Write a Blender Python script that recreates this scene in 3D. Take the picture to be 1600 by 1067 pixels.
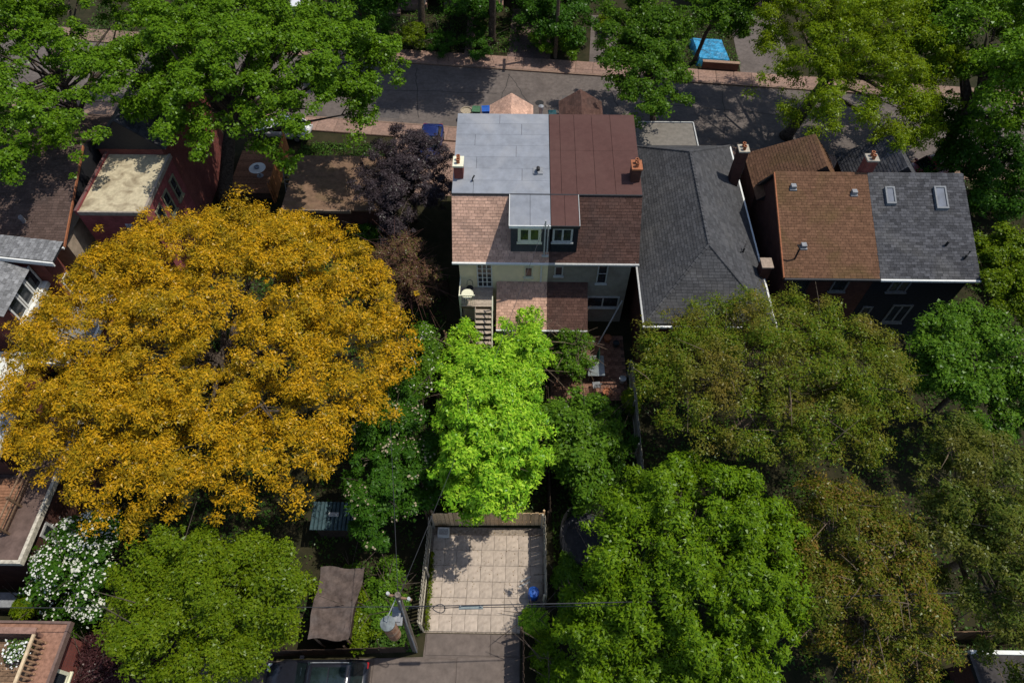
import bpy, bmesh, math, random
import numpy as np
from mathutils import Vector, Matrix

scene = bpy.context.scene
for o in list(bpy.data.objects):
    bpy.data.objects.remove(o)
COL = scene.collection
R = math.radians

# ------------------------------------------------------------------ camera
CAM_H, PITCH, YAW, FPX = 35.0, R(55), R(0.8), 1066.67
cam_d = bpy.data.cameras.new('camera')
cam_d.sensor_width = 36.0
cam_d.lens = 24.0
cam_d.clip_start = 0.5
cam_d.clip_end = 900
cam = bpy.data.objects.new('camera', cam_d)
COL.objects.link(cam)
cam.location = (0, 0, CAM_H)
cam.rotation_euler = (math.pi / 2 - PITCH, 0, YAW)
scene.camera = cam

# ------------------------------------------------------------------ sky, sun, exposure
SUN_TO = Vector((0.47, 0.14, 1.0)).normalized()
world = bpy.data.worlds.new('World')
scene.world = world
world.use_nodes = True
wn = world.node_tree.nodes
wl = world.node_tree.links
bg = wn['Background']
sky = wn.new('ShaderNodeTexSky')
sky.sky_type = 'NISHITA'
sky.sun_disc = False
sky.sun_elevation = math.asin(SUN_TO.z)
sky.sun_rotation = math.atan2(SUN_TO.x, SUN_TO.y)
wl.new(sky.outputs['Color'], bg.inputs['Color'])
bg.inputs['Strength'].default_value = 0.15
sun_d = bpy.data.lights.new('sun', 'SUN')
sun_d.energy = 4.2
sun_d.angle = R(0.53)
sun_d.color = (1.0, 0.95, 0.86)
sun = bpy.data.objects.new('sun', sun_d)
COL.objects.link(sun)
sun.rotation_euler = SUN_TO.to_track_quat('Z', 'Y').to_euler()
vs = scene.view_settings
vs.view_transform = 'Standard'
vs.look = 'None'
vs.exposure = 0.06
vs.gamma = 1.0
vs.use_curve_mapping = False

# ------------------------------------------------------------------ site survey: image direction to a point at a known height
_s, _p = YAW, PITCH
_r = Vector((math.cos(_s), math.sin(_s), 0))
_f = Vector((-math.sin(_s) * math.cos(_p), math.cos(_s) * math.cos(_p), -math.sin(_p)))
_u = Vector((-math.sin(_s) * math.sin(_p), math.cos(_s) * math.sin(_p), math.cos(_p)))
def P(x, y, z):
    d = _f + _r * ((x - 800) / FPX) + _u * ((533.5 - y) / FPX)
    t = (z - CAM_H) / d.z
    return Vector((d.x * t, d.y * t, z))
def depth(v):
    return (Vector(v) - Vector((0, 0, CAM_H))).dot(_f)

# ------------------------------------------------------------------ materials
MATS = {}
def mat(name, col, rough=0.8, var=0.12, scale=6.0, col2=None, bump=0.0, bscale=40.0, island=0.0, objvar=0.0,
        spec=0.3, metal=0.0, stain=None, stain_scale=0.7, stain_amt=0.5):
    if name in MATS:
        return MATS[name]
    m = bpy.data.materials.new(name)
    m.use_nodes = True
    nt = m.node_tree
    N, L = nt.nodes, nt.links
    b = N['Principled BSDF']
    b.inputs['Roughness'].default_value = rough
    b.inputs['Specular IOR Level'].default_value = spec if rough < .75 else min(spec, .07)
    b.inputs['Metallic'].default_value = metal
    tc = N.new('ShaderNodeTexCoord')
    nz = N.new('ShaderNodeTexNoise')
    nz.inputs['Scale'].default_value = scale
    nz.inputs['Detail'].default_value = 6
    nz.inputs['Roughness'].default_value = 0.65
    L.new(tc.outputs['Object'], nz.inputs['Vector'])
    rp = N.new('ShaderNodeValToRGB')
    c = np.array(col); c2 = np.array(col2) if col2 else c * (1 + 2.2 * var)
    c1 = c if col2 else c * max(0.0, 1 - 2.2 * var)
    rp.color_ramp.elements[0].position = 0.32
    rp.color_ramp.elements[1].position = 0.68
    rp.color_ramp.elements[0].color = (*c1, 1)
    rp.color_ramp.elements[1].color = (*np.clip(c2, 0, 1), 1)
    L.new(nz.outputs['Fac'], rp.inputs['Fac'])
    out = rp.outputs['Color']
    if stain:
        n2 = N.new('ShaderNodeTexNoise')
        n2.inputs['Scale'].default_value = stain_scale
        n2.inputs['Detail'].default_value = 5
        n2.inputs['Distortion'].default_value = 0.6
        L.new(tc.outputs['Object'], n2.inputs['Vector'])
        r2 = N.new('ShaderNodeValToRGB')
        r2.color_ramp.elements[0].position = 0.48
        r2.color_ramp.elements[1].position = 0.70
        r2.color_ramp.elements[0].color = (0, 0, 0, 1)
        r2.color_ramp.elements[1].color = (stain_amt,) * 3 + (1,)
        L.new(n2.outputs['Fac'], r2.inputs['Fac'])
        mx = N.new('ShaderNodeMixRGB')
        L.new(r2.outputs['Color'], mx.inputs['Fac'])
        L.new(out, mx.inputs['Color1'])
        mx.inputs['Color2'].default_value = (*stain, 1)
        out = mx.outputs['Color']
    if island or objvar:
        if island:
            g = N.new('ShaderNodeNewGeometry'); src = g.outputs['Random Per Island']; amt = island
        else:
            g = N.new('ShaderNodeObjectInfo'); src = g.outputs['Random']; amt = objvar
        mr = N.new('ShaderNodeMapRange')
        mr.inputs['To Min'].default_value = 1 - amt
        mr.inputs['To Max'].default_value = 1 + amt
        L.new(src, mr.inputs['Value'])
        hs = N.new('ShaderNodeHueSaturation')
        L.new(mr.outputs['Result'], hs.inputs['Value'])
        L.new(out, hs.inputs['Color'])
        out = hs.outputs['Color']
    L.new(out, b.inputs['Base Color'])
    if bump:
        nb = N.new('ShaderNodeTexNoise')
        nb.inputs['Scale'].default_value = bscale
        nb.inputs['Detail'].default_value = 4
        L.new(tc.outputs['Object'], nb.inputs['Vector'])
        bp = N.new('ShaderNodeBump')
        bp.inputs['Strength'].default_value = bump
        bp.inputs['Distance'].default_value = 0.02
        L.new(nb.outputs['Fac'], bp.inputs['Height'])
        L.new(bp.outputs['Normal'], b.inputs['Normal'])
    MATS[name] = m
    return m

def brick_mat(name, c1, c2, mortar, bw=0.22, bh=0.075, axis='x'):
    if name in MATS:
        return MATS[name]
    m = bpy.data.materials.new(name)
    m.use_nodes = True
    N, L = m.node_tree.nodes, m.node_tree.links
    b = N['Principled BSDF']
    b.inputs['Roughness'].default_value = 0.9
    b.inputs['Specular IOR Level'].default_value = 0.07
    tc = N.new('ShaderNodeTexCoord')
    sp = N.new('ShaderNodeSeparateXYZ')
    L.new(tc.outputs['Object'], sp.inputs[0])
    ad = N.new('ShaderNodeMath'); ad.operation = 'ADD'
    L.new(sp.outputs['X'], ad.inputs[0]); L.new(sp.outputs['Y'], ad.inputs[1])
    cb = N.new('ShaderNodeCombineXYZ')
    L.new(ad.outputs[0], cb.inputs['X']); L.new(sp.outputs['Z'], cb.inputs['Y'])
    br = N.new('ShaderNodeTexBrick')
    br.inputs['Scale'].default_value = 1
    br.inputs['Brick Width'].default_value = bw
    br.inputs['Row Height'].default_value = bh
    br.inputs['Mortar Size'].default_value = 0.008
    br.inputs['Color1'].default_value = (*c1, 1)
    br.inputs['Color2'].default_value = (*c2, 1)
    br.inputs['Mortar'].default_value = (*mortar, 1)
    L.new(cb.outputs[0], br.inputs['Vector'])
    nz = N.new('ShaderNodeTexNoise'); nz.inputs['Scale'].default_value = 1.3; nz.inputs['Detail'].default_value = 6
    L.new(tc.outputs['Object'], nz.inputs['Vector'])
    mr = N.new('ShaderNodeMapRange'); mr.inputs['To Min'].default_value = 0.6; mr.inputs['To Max'].default_value = 1.4
    L.new(nz.outputs['Fac'], mr.inputs['Value'])
    hs = N.new('ShaderNodeHueSaturation')
    L.new(br.outputs['Color'], hs.inputs['Color']); L.new(mr.outputs['Result'], hs.inputs['Value'])
    L.new(hs.outputs['Color'], b.inputs['Base Color'])
    bp = N.new('ShaderNodeBump'); bp.inputs['Strength'].default_value = 0.5; bp.inputs['Distance'].default_value = 0.01
    iv = N.new('ShaderNodeMath'); iv.operation = 'SUBTRACT'; iv.inputs[0].default_value = 1
    L.new(br.outputs['Fac'], iv.inputs[1]); L.new(iv.outputs[0], bp.inputs['Height'])
    L.new(bp.outputs['Normal'], b.inputs['Normal'])
    MATS[name] = m
    return m

def leaf_mat(name, cols, trans=0.3, patch=0.35, patch_scale=0.35, patch_col=None):
    """cols: three leaf colours mixed at random per leaf"""
    if name in MATS:
        return MATS[name]
    m = bpy.data.materials.new(name)
    m.use_nodes = True
    N, L = m.node_tree.nodes, m.node_tree.links
    N.remove(N['Principled BSDF'])
    out = N['Material Output']
    g = N.new('ShaderNodeNewGeometry')
    rp = N.new('ShaderNodeValToRGB')
    e = rp.color_ramp.elements
    e[0].position = 0.0; e[0].color = (*cols[0], 1)
    e[1].position = 1.0; e[1].color = (*cols[2], 1)
    k = e.new(0.5); k.color = (*cols[1], 1)
    L.new(g.outputs['Random Per Island'], rp.inputs['Fac'])
    tc = N.new('ShaderNodeTexCoord')
    nz = N.new('ShaderNodeTexNoise'); nz.inputs['Scale'].default_value = patch_scale; nz.inputs['Detail'].default_value = 3
    L.new(tc.outputs['Object'], nz.inputs['Vector'])
    r2 = N.new('ShaderNodeValToRGB')
    r2.color_ramp.elements[0].position = 0.45; r2.color_ramp.elements[1].position = 0.68
    r2.color_ramp.elements[0].color = (0, 0, 0, 1); r2.color_ramp.elements[1].color = (patch,) * 3 + (1,)
    L.new(nz.outputs['Fac'], r2.inputs['Fac'])
    mx = N.new('ShaderNodeMixRGB')
    pc = patch_col if patch_col else tuple(np.array(cols[0]) * 0.75)
    L.new(r2.outputs['Color'], mx.inputs['Fac']); L.new(rp.outputs['Color'], mx.inputs['Color1'])
    mx.inputs['Color2'].default_value = (*pc, 1)
    d = N.new('ShaderNodeBsdfDiffuse'); t = N.new('ShaderNodeBsdfTranslucent')
    gl = N.new('ShaderNodeBsdfGlossy'); gl.inputs['Roughness'].default_value = 0.32
    gl.inputs['Color'].default_value = (0.6, 0.65, 0.6, 1)
    L.new(mx.outputs['Color'], d.inputs['Color'])
    tg = N.new('ShaderNodeMixRGB'); tg.blend_type = 'MULTIPLY'; tg.inputs['Fac'].default_value = 1
    tg.inputs['Color2'].default_value = (1.0, 1.0, 0.5, 1)
    L.new(mx.outputs['Color'], tg.inputs['Color1']); L.new(tg.outputs['Color'], t.inputs['Color'])
    m1 = N.new('ShaderNodeMixShader'); m1.inputs['Fac'].default_value = trans
    L.new(d.outputs[0], m1.inputs[1]); L.new(t.outputs[0], m1.inputs[2])
    m2 = N.new('ShaderNodeMixShader'); m2.inputs['Fac'].default_value = 0.011
    L.new(m1.outputs[0], m2.inputs[1]); L.new(gl.outputs[0], m2.inputs[2])
    L.new(m2.outputs[0], out.inputs['Surface'])
    MATS[name] = m
    return m

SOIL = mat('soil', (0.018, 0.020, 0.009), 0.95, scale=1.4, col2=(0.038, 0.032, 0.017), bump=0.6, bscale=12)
ASPHALT = mat('asphalt', (0.115, 0.096, 0.085), 0.9, 0.10, scale=3.0, bump=0.25, bscale=90, stain=(0.06, 0.05, 0.045), stain_scale=0.5)
WALKC = mat('sidewalk_concrete', (0.24, 0.155, 0.12), 0.9, 0.12, scale=5, bump=0.2, bscale=60, stain=(.15, .11, .09), stain_scale=1.1, objvar=0.12)
CURBC = mat('kerb_concrete', (0.20, 0.135, 0.10), 0.9, 0.1, scale=5, bump=0.2)
LANEC = mat('lane_concrete', (0.125, 0.100, 0.085), 0.9, 0.10, scale=2.2, bump=0.2, bscale=60, stain=(0.09, 0.075, 0.065), stain_scale=0.8, objvar=0.08)
SLAB = mat('patio_slab', (0.37, 0.305, 0.245), 0.9, 0.09, scale=5, bump=0.25, bscale=60, stain=(0.27, 0.23, 0.19), stain_scale=1.3, stain_amt=.6, objvar=0.07)
DRIVEB = mat('driveway_brick', (0.12, 0.085, 0.075), 0.9, 0.2, scale=8, bump=0.4)
GREYROLL = mat('grey_roll_roofing', (0.205, 0.216, 0.236), 0.9, 0.06, scale=2.0, bump=0.25, bscale=120, stain=(0.31, 0.305, 0.30), stain_scale=0.45, objvar=0.05)
BROWNROLL = mat('brown_roll_roofing', (0.082, 0.042, 0.036), 0.9, 0.05, scale=3, bump=0.25, bscale=120, stain=(0.10, 0.055, 0.046), stain_scale=0.5, objvar=0.04)
SH_TAN_BRIGHTENED = mat('brightened_tan_shingle', (0.46, 0.285, 0.205), 0.95, 0.10, scale=9, island=0.20, bump=0.3, bscale=90, stain=(.34, .22, .165), stain_scale=.55, stain_amt=.8)  # shingle colour raised so it carries the lot's highlight
SH_BROWN = mat('brown_shingle', (0.083, 0.046, 0.036), 0.95, 0.10, scale=9, island=0.22, bump=0.3, bscale=90, stain=(.062, .040, .034), stain_scale=.55, stain_amt=.8)
SH_CHAR = mat('charcoal_shingle', (0.056, 0.056, 0.058), 0.95, 0.10, scale=9, island=0.22, bump=0.3, bscale=90, stain=(.075, .073, .072), stain_scale=.55, stain_amt=.8)
SH_RUST = mat('rust_shingle', (0.120, 0.064, 0.038), 0.95, 0.12, scale=7, island=0.16, bump=0.3, bscale=90, stain=(0.09, 0.06, 0.025), stain_scale=0.5, stain_amt=0.7)
SH_GREY = mat('grey_shingle', (0.060, 0.060, 0.064), 0.95, 0.12, scale=6, island=0.34, bump=0.3, bscale=90, stain=(.082, .080, .078), stain_scale=.55, stain_amt=.8)
SH_LGREY = mat('light_grey_shingle', (0.17, 0.17, 0.17), 0.95, 0.12, scale=6, island=0.3, bump=0.3, bscale=90)
SH_DUN = mat('dun_shingle', (0.088, 0.060, 0.050), 0.95, 0.10, scale=9, island=0.2, bump=0.3, bscale=90, stain=(.065, .048, .042), stain_scale=.55, stain_amt=.8)
CREAM_BRIGHTENED = mat('brightened_cream_stucco', (0.80, 0.70, 0.45), 0.9, 0.03, scale=3, bump=0.2, bscale=50, stain=(0.66, 0.58, 0.42), stain_scale=0.6)  # same wall as next door, with the lot's highlight put into its colour
STUCCO_DIMMED = mat('dimmed_stucco', (0.235, 0.215, 0.175), 0.9, 0.06, scale=3, bump=0.2, bscale=50, stain=(0.15, 0.11, 0.085), stain_scale=0.7)  # same wall as the other half, shade and missing highlight darkened into its colour
WHITE = mat('white_paint', (0.62, 0.62, 0.58), 0.6, 0.04, scale=6)
DULLWHITE = mat('dull_white_paint', (0.36, 0.36, 0.34), 0.6, 0.08, scale=6)
CREAMPAINT = mat('cream_window_paint', (0.62, 0.60, 0.44), 0.6, 0.05, scale=6)
BLACKTRIM = mat('black_trim', (0.02, 0.02, 0.022), 0.6, 0.1)
CHARSIDING = mat('charcoal_siding', (0.018, 0.019, 0.022), 0.85, 0.15, scale=8)
BRICK_RED = brick_mat('red_brick', (0.22, 0.06, 0.045), (0.15, 0.042, 0.033), (0.12, 0.08, 0.07))
BRICK_PINK = brick_mat('painted_red_brick', (0.30, 0.075, 0.075), (0.20, 0.05, 0.05), (0.13, 0.07, 0.065))
BRICK_DARK = brick_mat('dark_brick', (0.09, 0.036, 0.026), (0.06, 0.026, 0.02), (0.06, 0.045, 0.04))
BRICK_BROWN = brick_mat('brown_brick', (0.17, 0.07, 0.045), (0.12, 0.05, 0.035), (0.14, 0.10, 0.08))
BRICK_CREAM = mat('cream_painted_wall', (0.33, 0.26, 0.19), 0.9, 0.10, scale=4, bump=0.2)
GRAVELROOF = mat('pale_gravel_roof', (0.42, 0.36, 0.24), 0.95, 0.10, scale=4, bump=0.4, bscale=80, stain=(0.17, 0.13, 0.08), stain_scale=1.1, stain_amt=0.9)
GREYFLAT = mat('grey_flat_roof', (0.155, 0.14, 0.12), 0.95, 0.08, scale=3, bump=0.3)
DARKFLAT = mat('dark_flat_roof', (0.045, 0.04, 0.038), 0.95, 0.15, scale=3, bump=0.3)
RUSTROOF = mat('brown_garage_roof', (0.16, 0.10, 0.065), 0.95, 0.15, scale=2.5, bump=0.4, bscale=60, stain=(0.10, 0.075, 0.035), stain_scale=0.7)
WOOD = mat('weathered_wood', (0.165, 0.105, 0.065), 0.85, 0.18, scale=9, objvar=0.25)
FENCEWOOD = mat('tan_fence_board', (0.66, 0.45, 0.25), 0.85, 0.14, scale=9, objvar=0.25)
GREYWOOD = mat('grey_fence_board', (0.30, 0.27, 0.21), 0.85, 0.15, scale=9, objvar=0.25)
DARKWOOD = mat('dark_fence_board', (0.055, 0.038, 0.028), 0.85, 0.18, scale=9, objvar=0.25)
DECKWOOD = mat('red_brown_deck_board', (0.21, 0.105, 0.06), 0.85, 0.15, scale=8, objvar=0.2)
STEPWOOD = mat('grey_brown_stair_tread', (0.33, 0.27, 0.21), 0.85, 0.12, scale=8, objvar=0.12)
BARK = mat('bark', (0.075, 0.058, 0.045), 0.95, 0.3, scale=7, bump=0.8, bscale=18)
BARK_PALE = mat('pale_bark', (0.15, 0.11, 0.075), 0.95, 0.25, scale=9, bump=0.6, bscale=20)
METAL = mat('grey_metal', (0.20, 0.205, 0.21), 0.55, 0.12)
GALV = mat('galvanised_grey', (0.13, 0.145, 0.145), 0.6, 0.15)
RUSTMETAL = mat('rusty_metal', (0.26, 0.14, 0.085), 0.8, 0.25, scale=7, stain=(0.32, 0.27, 0.20), stain_scale=2)
PIPEBLACK = mat('black_pipe', (0.018, 0.017, 0.017), 0.7, 0.1)
RUBBER = mat('tyre_rubber', (0.015, 0.015, 0.016), 0.9, 0.1)
PLASTIC_BLUE = mat('blue_bin_plastic', (0.012, 0.075, 0.32), 0.5, 0.1)
PLASTIC_DARK = mat('dark_bin_plastic', (0.02, 0.028, 0.032), 0.55, 0.1)
PLASTIC_TEAL = mat('teal_bin_plastic', (0.012, 0.06, 0.07), 0.5, 0.1)
TERRACOTTA = mat('terracotta', (0.28, 0.11, 0.055), 0.85, 0.12)
WIREM = mat('cable_black', (0.03, 0.03, 0.033), 0.6, 0.05)
TARP = mat('blue_tarpaulin', (0.018, 0.19, 0.34), 0.5, 0.3, scale=2.5, bump=0.6, bscale=5, spec=0.5)
def glass_mat(name, col, rough=0.08):
    m = mat(name, col, rough, 0.25, scale=1.2, spec=0.6)
    return m
GLASS = glass_mat('window_glass', (0.020, 0.024, 0.028))
SKYGLASS = mat('skylight_glass', (0.085, 0.10, 0.13), 0.5, 0.15, scale=1.2, spec=0.15)
CARGLASS = glass_mat('car_glass', (0.012, 0.02, 0.02), 0.05)

# ------------------------------------------------------------------ object helpers
ORG = {}
def link(o, parent=None):
    COL.objects.link(o)
    if parent:
        o.parent = parent
    return o
def tag(o, label, cat, group=None):
    o['label'] = label
    o['category'] = cat
    if group:
        o['group'] = group
    return o
def thing(name, label, cat, loc, group=None, rz=0):
    o = bpy.data.objects.new(name, None)
    o.empty_display_size = 0.3
    o.location = loc
    o.rotation_euler = (0, 0, rz)
    link(o)
    ORG[o.name] = Vector(loc)
    return tag(o, label, cat, group)
def root_of(o):
    while o.parent:
        o = o.parent
    return o
def mesh_obj(name, verts, faces, m, parent=None, smooth=False):
    """verts in world coordinates (unrotated parents) - stored relative to the thing's base"""
    off = Vector((0, 0, 0))
    if parent:
        off = ORG.get(root_of(parent).name, off)
    me = bpy.data.meshes.new(name)
    me.from_pydata([tuple(Vector(v) - off) for v in verts], [], faces)
    me.materials.append(m)
    if smooth:
        me.polygons.foreach_set('use_smooth', [True] * len(me.polygons))
    me.update()
    o = bpy.data.objects.new(name, me)
    return link(o, parent)
def struct(o):
    o['kind'] = 'structure'
    return o
class MB:
    """collects solids in one mesh"""
    def __init__(s):
        s.v = []; s.f = []
    def box(s, x0, x1, y0, y1, z0, z1):
        n = len(s.v)
        s.v += [(x0, y0, z0), (x1, y0, z0), (x1, y1, z0), (x0, y1, z0), (x0, y0, z1), (x1, y0, z1), (x1, y1, z1), (x0, y1, z1)]
        s.f += [tuple(n + i for i in q) for q in ((0, 3, 2, 1), (4, 5, 6, 7), (0, 1, 5, 4), (1, 2, 6, 5), (2, 3, 7, 6), (3, 0, 4, 7))]
        return s
    def prism(s, poly, d):
        """polygon (list of 3-vectors) extruded by vector d"""
        n = len(s.v); k = len(poly); d = Vector(d)
        s.v += [tuple(p) for p in poly] + [tuple(Vector(p) + d) for p in poly]
        s.f += [tuple(n + i for i in range(k))[::-1], tuple(n + k + i for i in range(k))]
        s.f += [(n + i, n + (i + 1) % k, n + k + (i + 1) % k, n + k + i) for i in range(k)]
        return s
    def tube(s, pts, rad, seg=8, cap=True):
        pts = [Vector(p) for p in pts]
        if not hasattr(rad, '__len__'):
            rad = [rad] * len(pts)
        n = len(s.v)
        for i, p in enumerate(pts):
            a = pts[max(i - 1, 0)]; b = pts[min(i + 1, len(pts) - 1)]
            t = (b - a).normalized()
            ref = Vector((0, 0, 1)) if abs(t.z) < 0.9 else Vector((1, 0, 0))
            e1 = t.cross(ref).normalized(); e2 = t.cross(e1)
            for j in range(seg):
                an = 2 * math.pi * j / seg
                s.v.append(tuple(p + (e1 * math.cos(an) + e2 * math.sin(an)) * rad[i]))
        for i in range(len(pts) - 1):
            for j in range(seg):
                a = n + i * seg + j; b = n + i * seg + (j + 1) % seg
                s.f.append((a, b, b + seg, a + seg))
        if cap:
            s.f.append(tuple(n + j for j in range(seg))[::-1])
            s.f.append(tuple(n + (len(pts) - 1) * seg + j for j in range(seg)))
        return s
    def lathe(s, prof, c, seg=16):
        n = len(s.v)
        for r, z in prof:
            for j in range(seg):
                a = 2 * math.pi * j / seg
                s.v.append((c[0] + r * math.cos(a), c[1] + r * math.sin(a), c[2] + z))
        for i in range(len(prof) - 1):
            for j in range(seg):
                a = n + i * seg + j; b = n + i * seg + (j + 1) % seg
                s.f.append((a, b, b + seg, a + seg))
        s.f.append(tuple(n + j for j in range(seg))[::-1])
        s.f.append(tuple(n + (len(prof) - 1) * seg + j for j in range(seg)))
        return s
    def build(s, name, m, parent=None, smooth=False):
        return mesh_obj(name, s.v, s.f, m, parent, smooth)
def box(name, x0, x1, y0, y1, z0, z1, m, parent=None):
    return MB().box(x0, x1, y0, y1, z0, z1).build(name, m, parent)
def bevel_box_mesh(name, sx, sy, sz, bev, m):
    bm = bmesh.new()
    bmesh.ops.create_cube(bm, size=1)
    for v in bm.verts:
        v.co = Vector((v.co.x * sx, v.co.y * sy, (v.co.z + 0.5) * sz))
    es = [e for e in bm.edges if all(v.co.z > sz * 0.5 for v in e.verts)]
    bmesh.ops.bevel(bm, geom=es, offset=bev, segments=1, affect='EDGES')
    me = bpy.data.meshes.new(name)
    bm.to_mesh(me); bm.free()
    me.materials.append(m)
    return me
def piece(name, me, loc, parent, rot=(0, 0, 0), scale=None):
    off = ORG.get(root_of(parent).name, Vector((0, 0, 0))) if parent else Vector((0, 0, 0))
    o = bpy.data.objects.new(name, me)
    o.location = Vector(loc) - off
    o.rotation_euler = rot
    if scale:
        o.scale = scale
    return link(o, parent)

def shingles(parent, poly, m, course=0.17, tab=0.33, name='shingles', seed=1, stagger=0.5):
    """poly: 3-D convex polygon on the roof plane, first edge = eave. Courses of tabs, each lifted at its butt."""
    rnd = random.Random(seed)
    poly = [Vector(p) for p in poly]
    u = (poly[1] - poly[0]).normalized()
    nrm = None
    for k in range(2, len(poly)):
        c = (poly[1] - poly[0]).cross(poly[k] - poly[0])
        if c.length > 1e-6:
            nrm = c.normalized(); break
    if nrm.z < 0:
        nrm = -nrm
    v = nrm.cross(u)
    if v.z < 0:
        v = -v
    o = poly[0]
    q = [((p - o).dot(u), (p - o).dot(v)) for p in poly]
    vmax = max(b for a, b in q); vmin = min(b for a, b in q)
    V = []; F = []
    rows = int((vmax - vmin) / course) + 1
    def span(vv):
        xs = []
        for i in range(len(q)):
            (a0, b0), (a1, b1) = q[i], q[(i + 1) % len(q)]
            if abs(b1 - b0) < 1e-9:
                continue
            t = (vv - b0) / (b1 - b0)
            if -1e-6 <= t <= 1 + 1e-6:
                xs.append(a0 + t * (a1 - a0))
        return (min(xs), max(xs)) if len(xs) >= 2 else None
    for r in range(rows):
        v0 = vmin + r * course
        v1 = min(v0 + course * 1.12, vmax)
        if v1 - v0 < 0.03:
            continue
        s0 = span(v0 + 1e-4); s1 = span(min(v0 + course, vmax - 1e-4))
        if not s0 or not s1:
            continue
        a0 = s0[0]; a1 = s0[1]
        x = a0 - (r % 2) * tab * stagger - rnd.random() * 0.02
        while x < a1 - 0.02:
            w = tab * (0.92 + 0.16 * rnd.random())
            l0 = max(x, a0); l1 = min(x + w - 0.012, a1)
            t0 = max(x, s1[0]); t1 = min(x + w - 0.012, s1[1])
            x += w
            if l1 - l0 < 0.03:
                continue
            if t1 < t0 + 0.005:
                mid = min(max((l0 + l1) / 2, s1[0]), s1[1]); t0 = mid - 0.002; t1 = mid + 0.002
            h = 0.016 + 0.008 * rnd.random()
            n = len(V)
            for (a, b, c) in ((l0, v0, 0.001), (l1, v0, 0.001), (l0, v0, h), (l1, v0, h), (t1, v1, 0.004), (t0, v1, 0.004)):
                V.append(o + u * a + v * b + nrm * c)
            F += [(n, n + 1, n + 3, n + 2), (n + 2, n + 3, n + 4, n + 5)]
    ob = mesh_obj(name, V, F, m, parent)
    ob['kind'] = 'stuff'
    return ob

def window(parent, face, a0, a1, z0, z1, pos, frame_m=WHITE, mull=1, rails=0, fw=0.07, glass=GLASS, name='window', sill=True):
    """a window on a wall. face '-y': a = x range, pos = wall y;  face '+x' / '-x': a = y range, pos = wall x"""
    fr = MB()
    def bx(mb, b0, b1, c0, c1, d0, d1):
        if face == '-y':
            mb.box(b0, b1, pos - d1, pos - d0, c0, c1)
        elif face == '+y':
            mb.box(b0, b1, pos + d0, pos + d1, c0, c1)
        elif face == '+x':
            mb.box(pos + d0, pos + d1, b0, b1, c0, c1)
        else:
            mb.box(pos - d1, pos - d0, b0, b1, c0, c1)
    bx(fr, a0, a0 + fw, z0, z1, -0.02, 0.06); bx(fr, a1 - fw, a1, z0, z1, -0.02, 0.06)
    bx(fr, a0 + fw, a1 - fw, z0, z0 + fw, -0.02, 0.058); bx(fr, a0 + fw, a1 - fw, z1 - fw, z1, -0.02, 0.058)
    w = fr.build(name, frame_m, parent)
    depth2 = w.parent is not None and w.parent.parent is None
    tgt = w if depth2 else parent
    n = mull + 1
    iw = (a1 - a0 - 2 * fw)
    for i in range(n):
        g = MB(); l = a0 + fw + iw * i / n; r = a0 + fw + iw * (i + 1) / n
        bx(g, l + 0.012, r - 0.012, z0 + fw, z1 - fw, -0.015, 0.02)
        g.build('pane', glass, tgt)
    for i in range(1, n):
        g = MB(); c = a0 + fw + iw * i / n
        bx(g, c - fw * 0.45, c + fw * 0.45, z0 + fw, z1 - fw, -0.018, 0.05)
        g.build('mullion', frame_m, tgt)
    for i in range(1, rails + 1):
        g = MB(); c = z0 + fw + (z1 - z0 - 2 * fw) * i / (rails + 1)
        bx(g, a0 + fw, a1 - fw, c - 0.02, c + 0.02, -0.018, 0.045)
        g.build('glazing_bar', frame_m, tgt)
    if sill:
        g = MB(); bx(g, a0 - 0.06, a1 + 0.06, z0 - 0.08, z0 - 0.002, -0.02, 0.13)
        g.build('sill', frame_m, tgt)
    return w
# ================================================================== SETTING
def sheet(name, pts, z, m):
    return struct(mesh_obj(name, [(x, y, z) for x, y in pts], [tuple(range(len(pts)))], m))
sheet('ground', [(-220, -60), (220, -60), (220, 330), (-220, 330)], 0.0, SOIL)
KS = -0.101
def yf(x): return 53.0 + KS * x
def yn(x): return 44.8 + KS * x
sheet('road', [(-160, yn(-160)), (160, yn(160)), (160, yf(160)), (-160, yf(-160))], 0.02, ASPHALT)
def strip_solid(name, x0, x1, f0, f1, z1, m):
    pts = [(x0, f0(x0), 0.0), (x1, f0(x1), 0.0), (x1, f1(x1), 0.0), (x0, f1(x0), 0.0)]
    return struct(MB().prism([Vector(p) + Vector((0, 0, 0.002)) for p in pts], (0, 0, z1)).build(name, m))
strip_solid('kerb_far', -160, 160, yf, lambda x: yf(x) + 0.16, 0.13, CURBC)
strip_solid('kerb_near', -160, 160, lambda x: yn(x) - 0.16, yn, 0.13, CURBC)
swf = strip_solid('sidewalk_far', -160, 160, lambda x: yf(x) + 0.165, lambda x: yf(x) + 1.95, 0.085, CURBC)
swn = strip_solid('sidewalk_near', -160, 160, lambda x: yn(x) - 1.75, lambda x: yn(x) - 0.165, 0.085, CURBC)
ang = math.atan(KS)
ws_far = bevel_box_mesh('walk_slab_mesh', 1.48, 1.74, 0.045, 0.012, WALKC)
ws_near = bevel_box_mesh('walk_slab_near_mesh', 1.48, 1.54, 0.045, 0.012, WALKC)
for i in range(34):
    x = -23 + 1.5 * i
    piece('concrete_slab', ws_far, (x, yf(x) + 1.055, 0.089), swf, (0, 0, ang))
for i in range(32):
    x = -20 + 1.5 * i
    piece('concrete_slab', ws_near, (x, yn(x) - 0.955, 0.089), swn, (0, 0, ang))
TAR = mat('tar_seal', (.045, .04, .038), .8, .1)
PATCH = mat('asphalt_patch', (.085, .075, .07), .9, .12, scale=4, bump=.2, bscale=80)
road_o = bpy.data.objects['road']
rc = random.Random(3)
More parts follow.
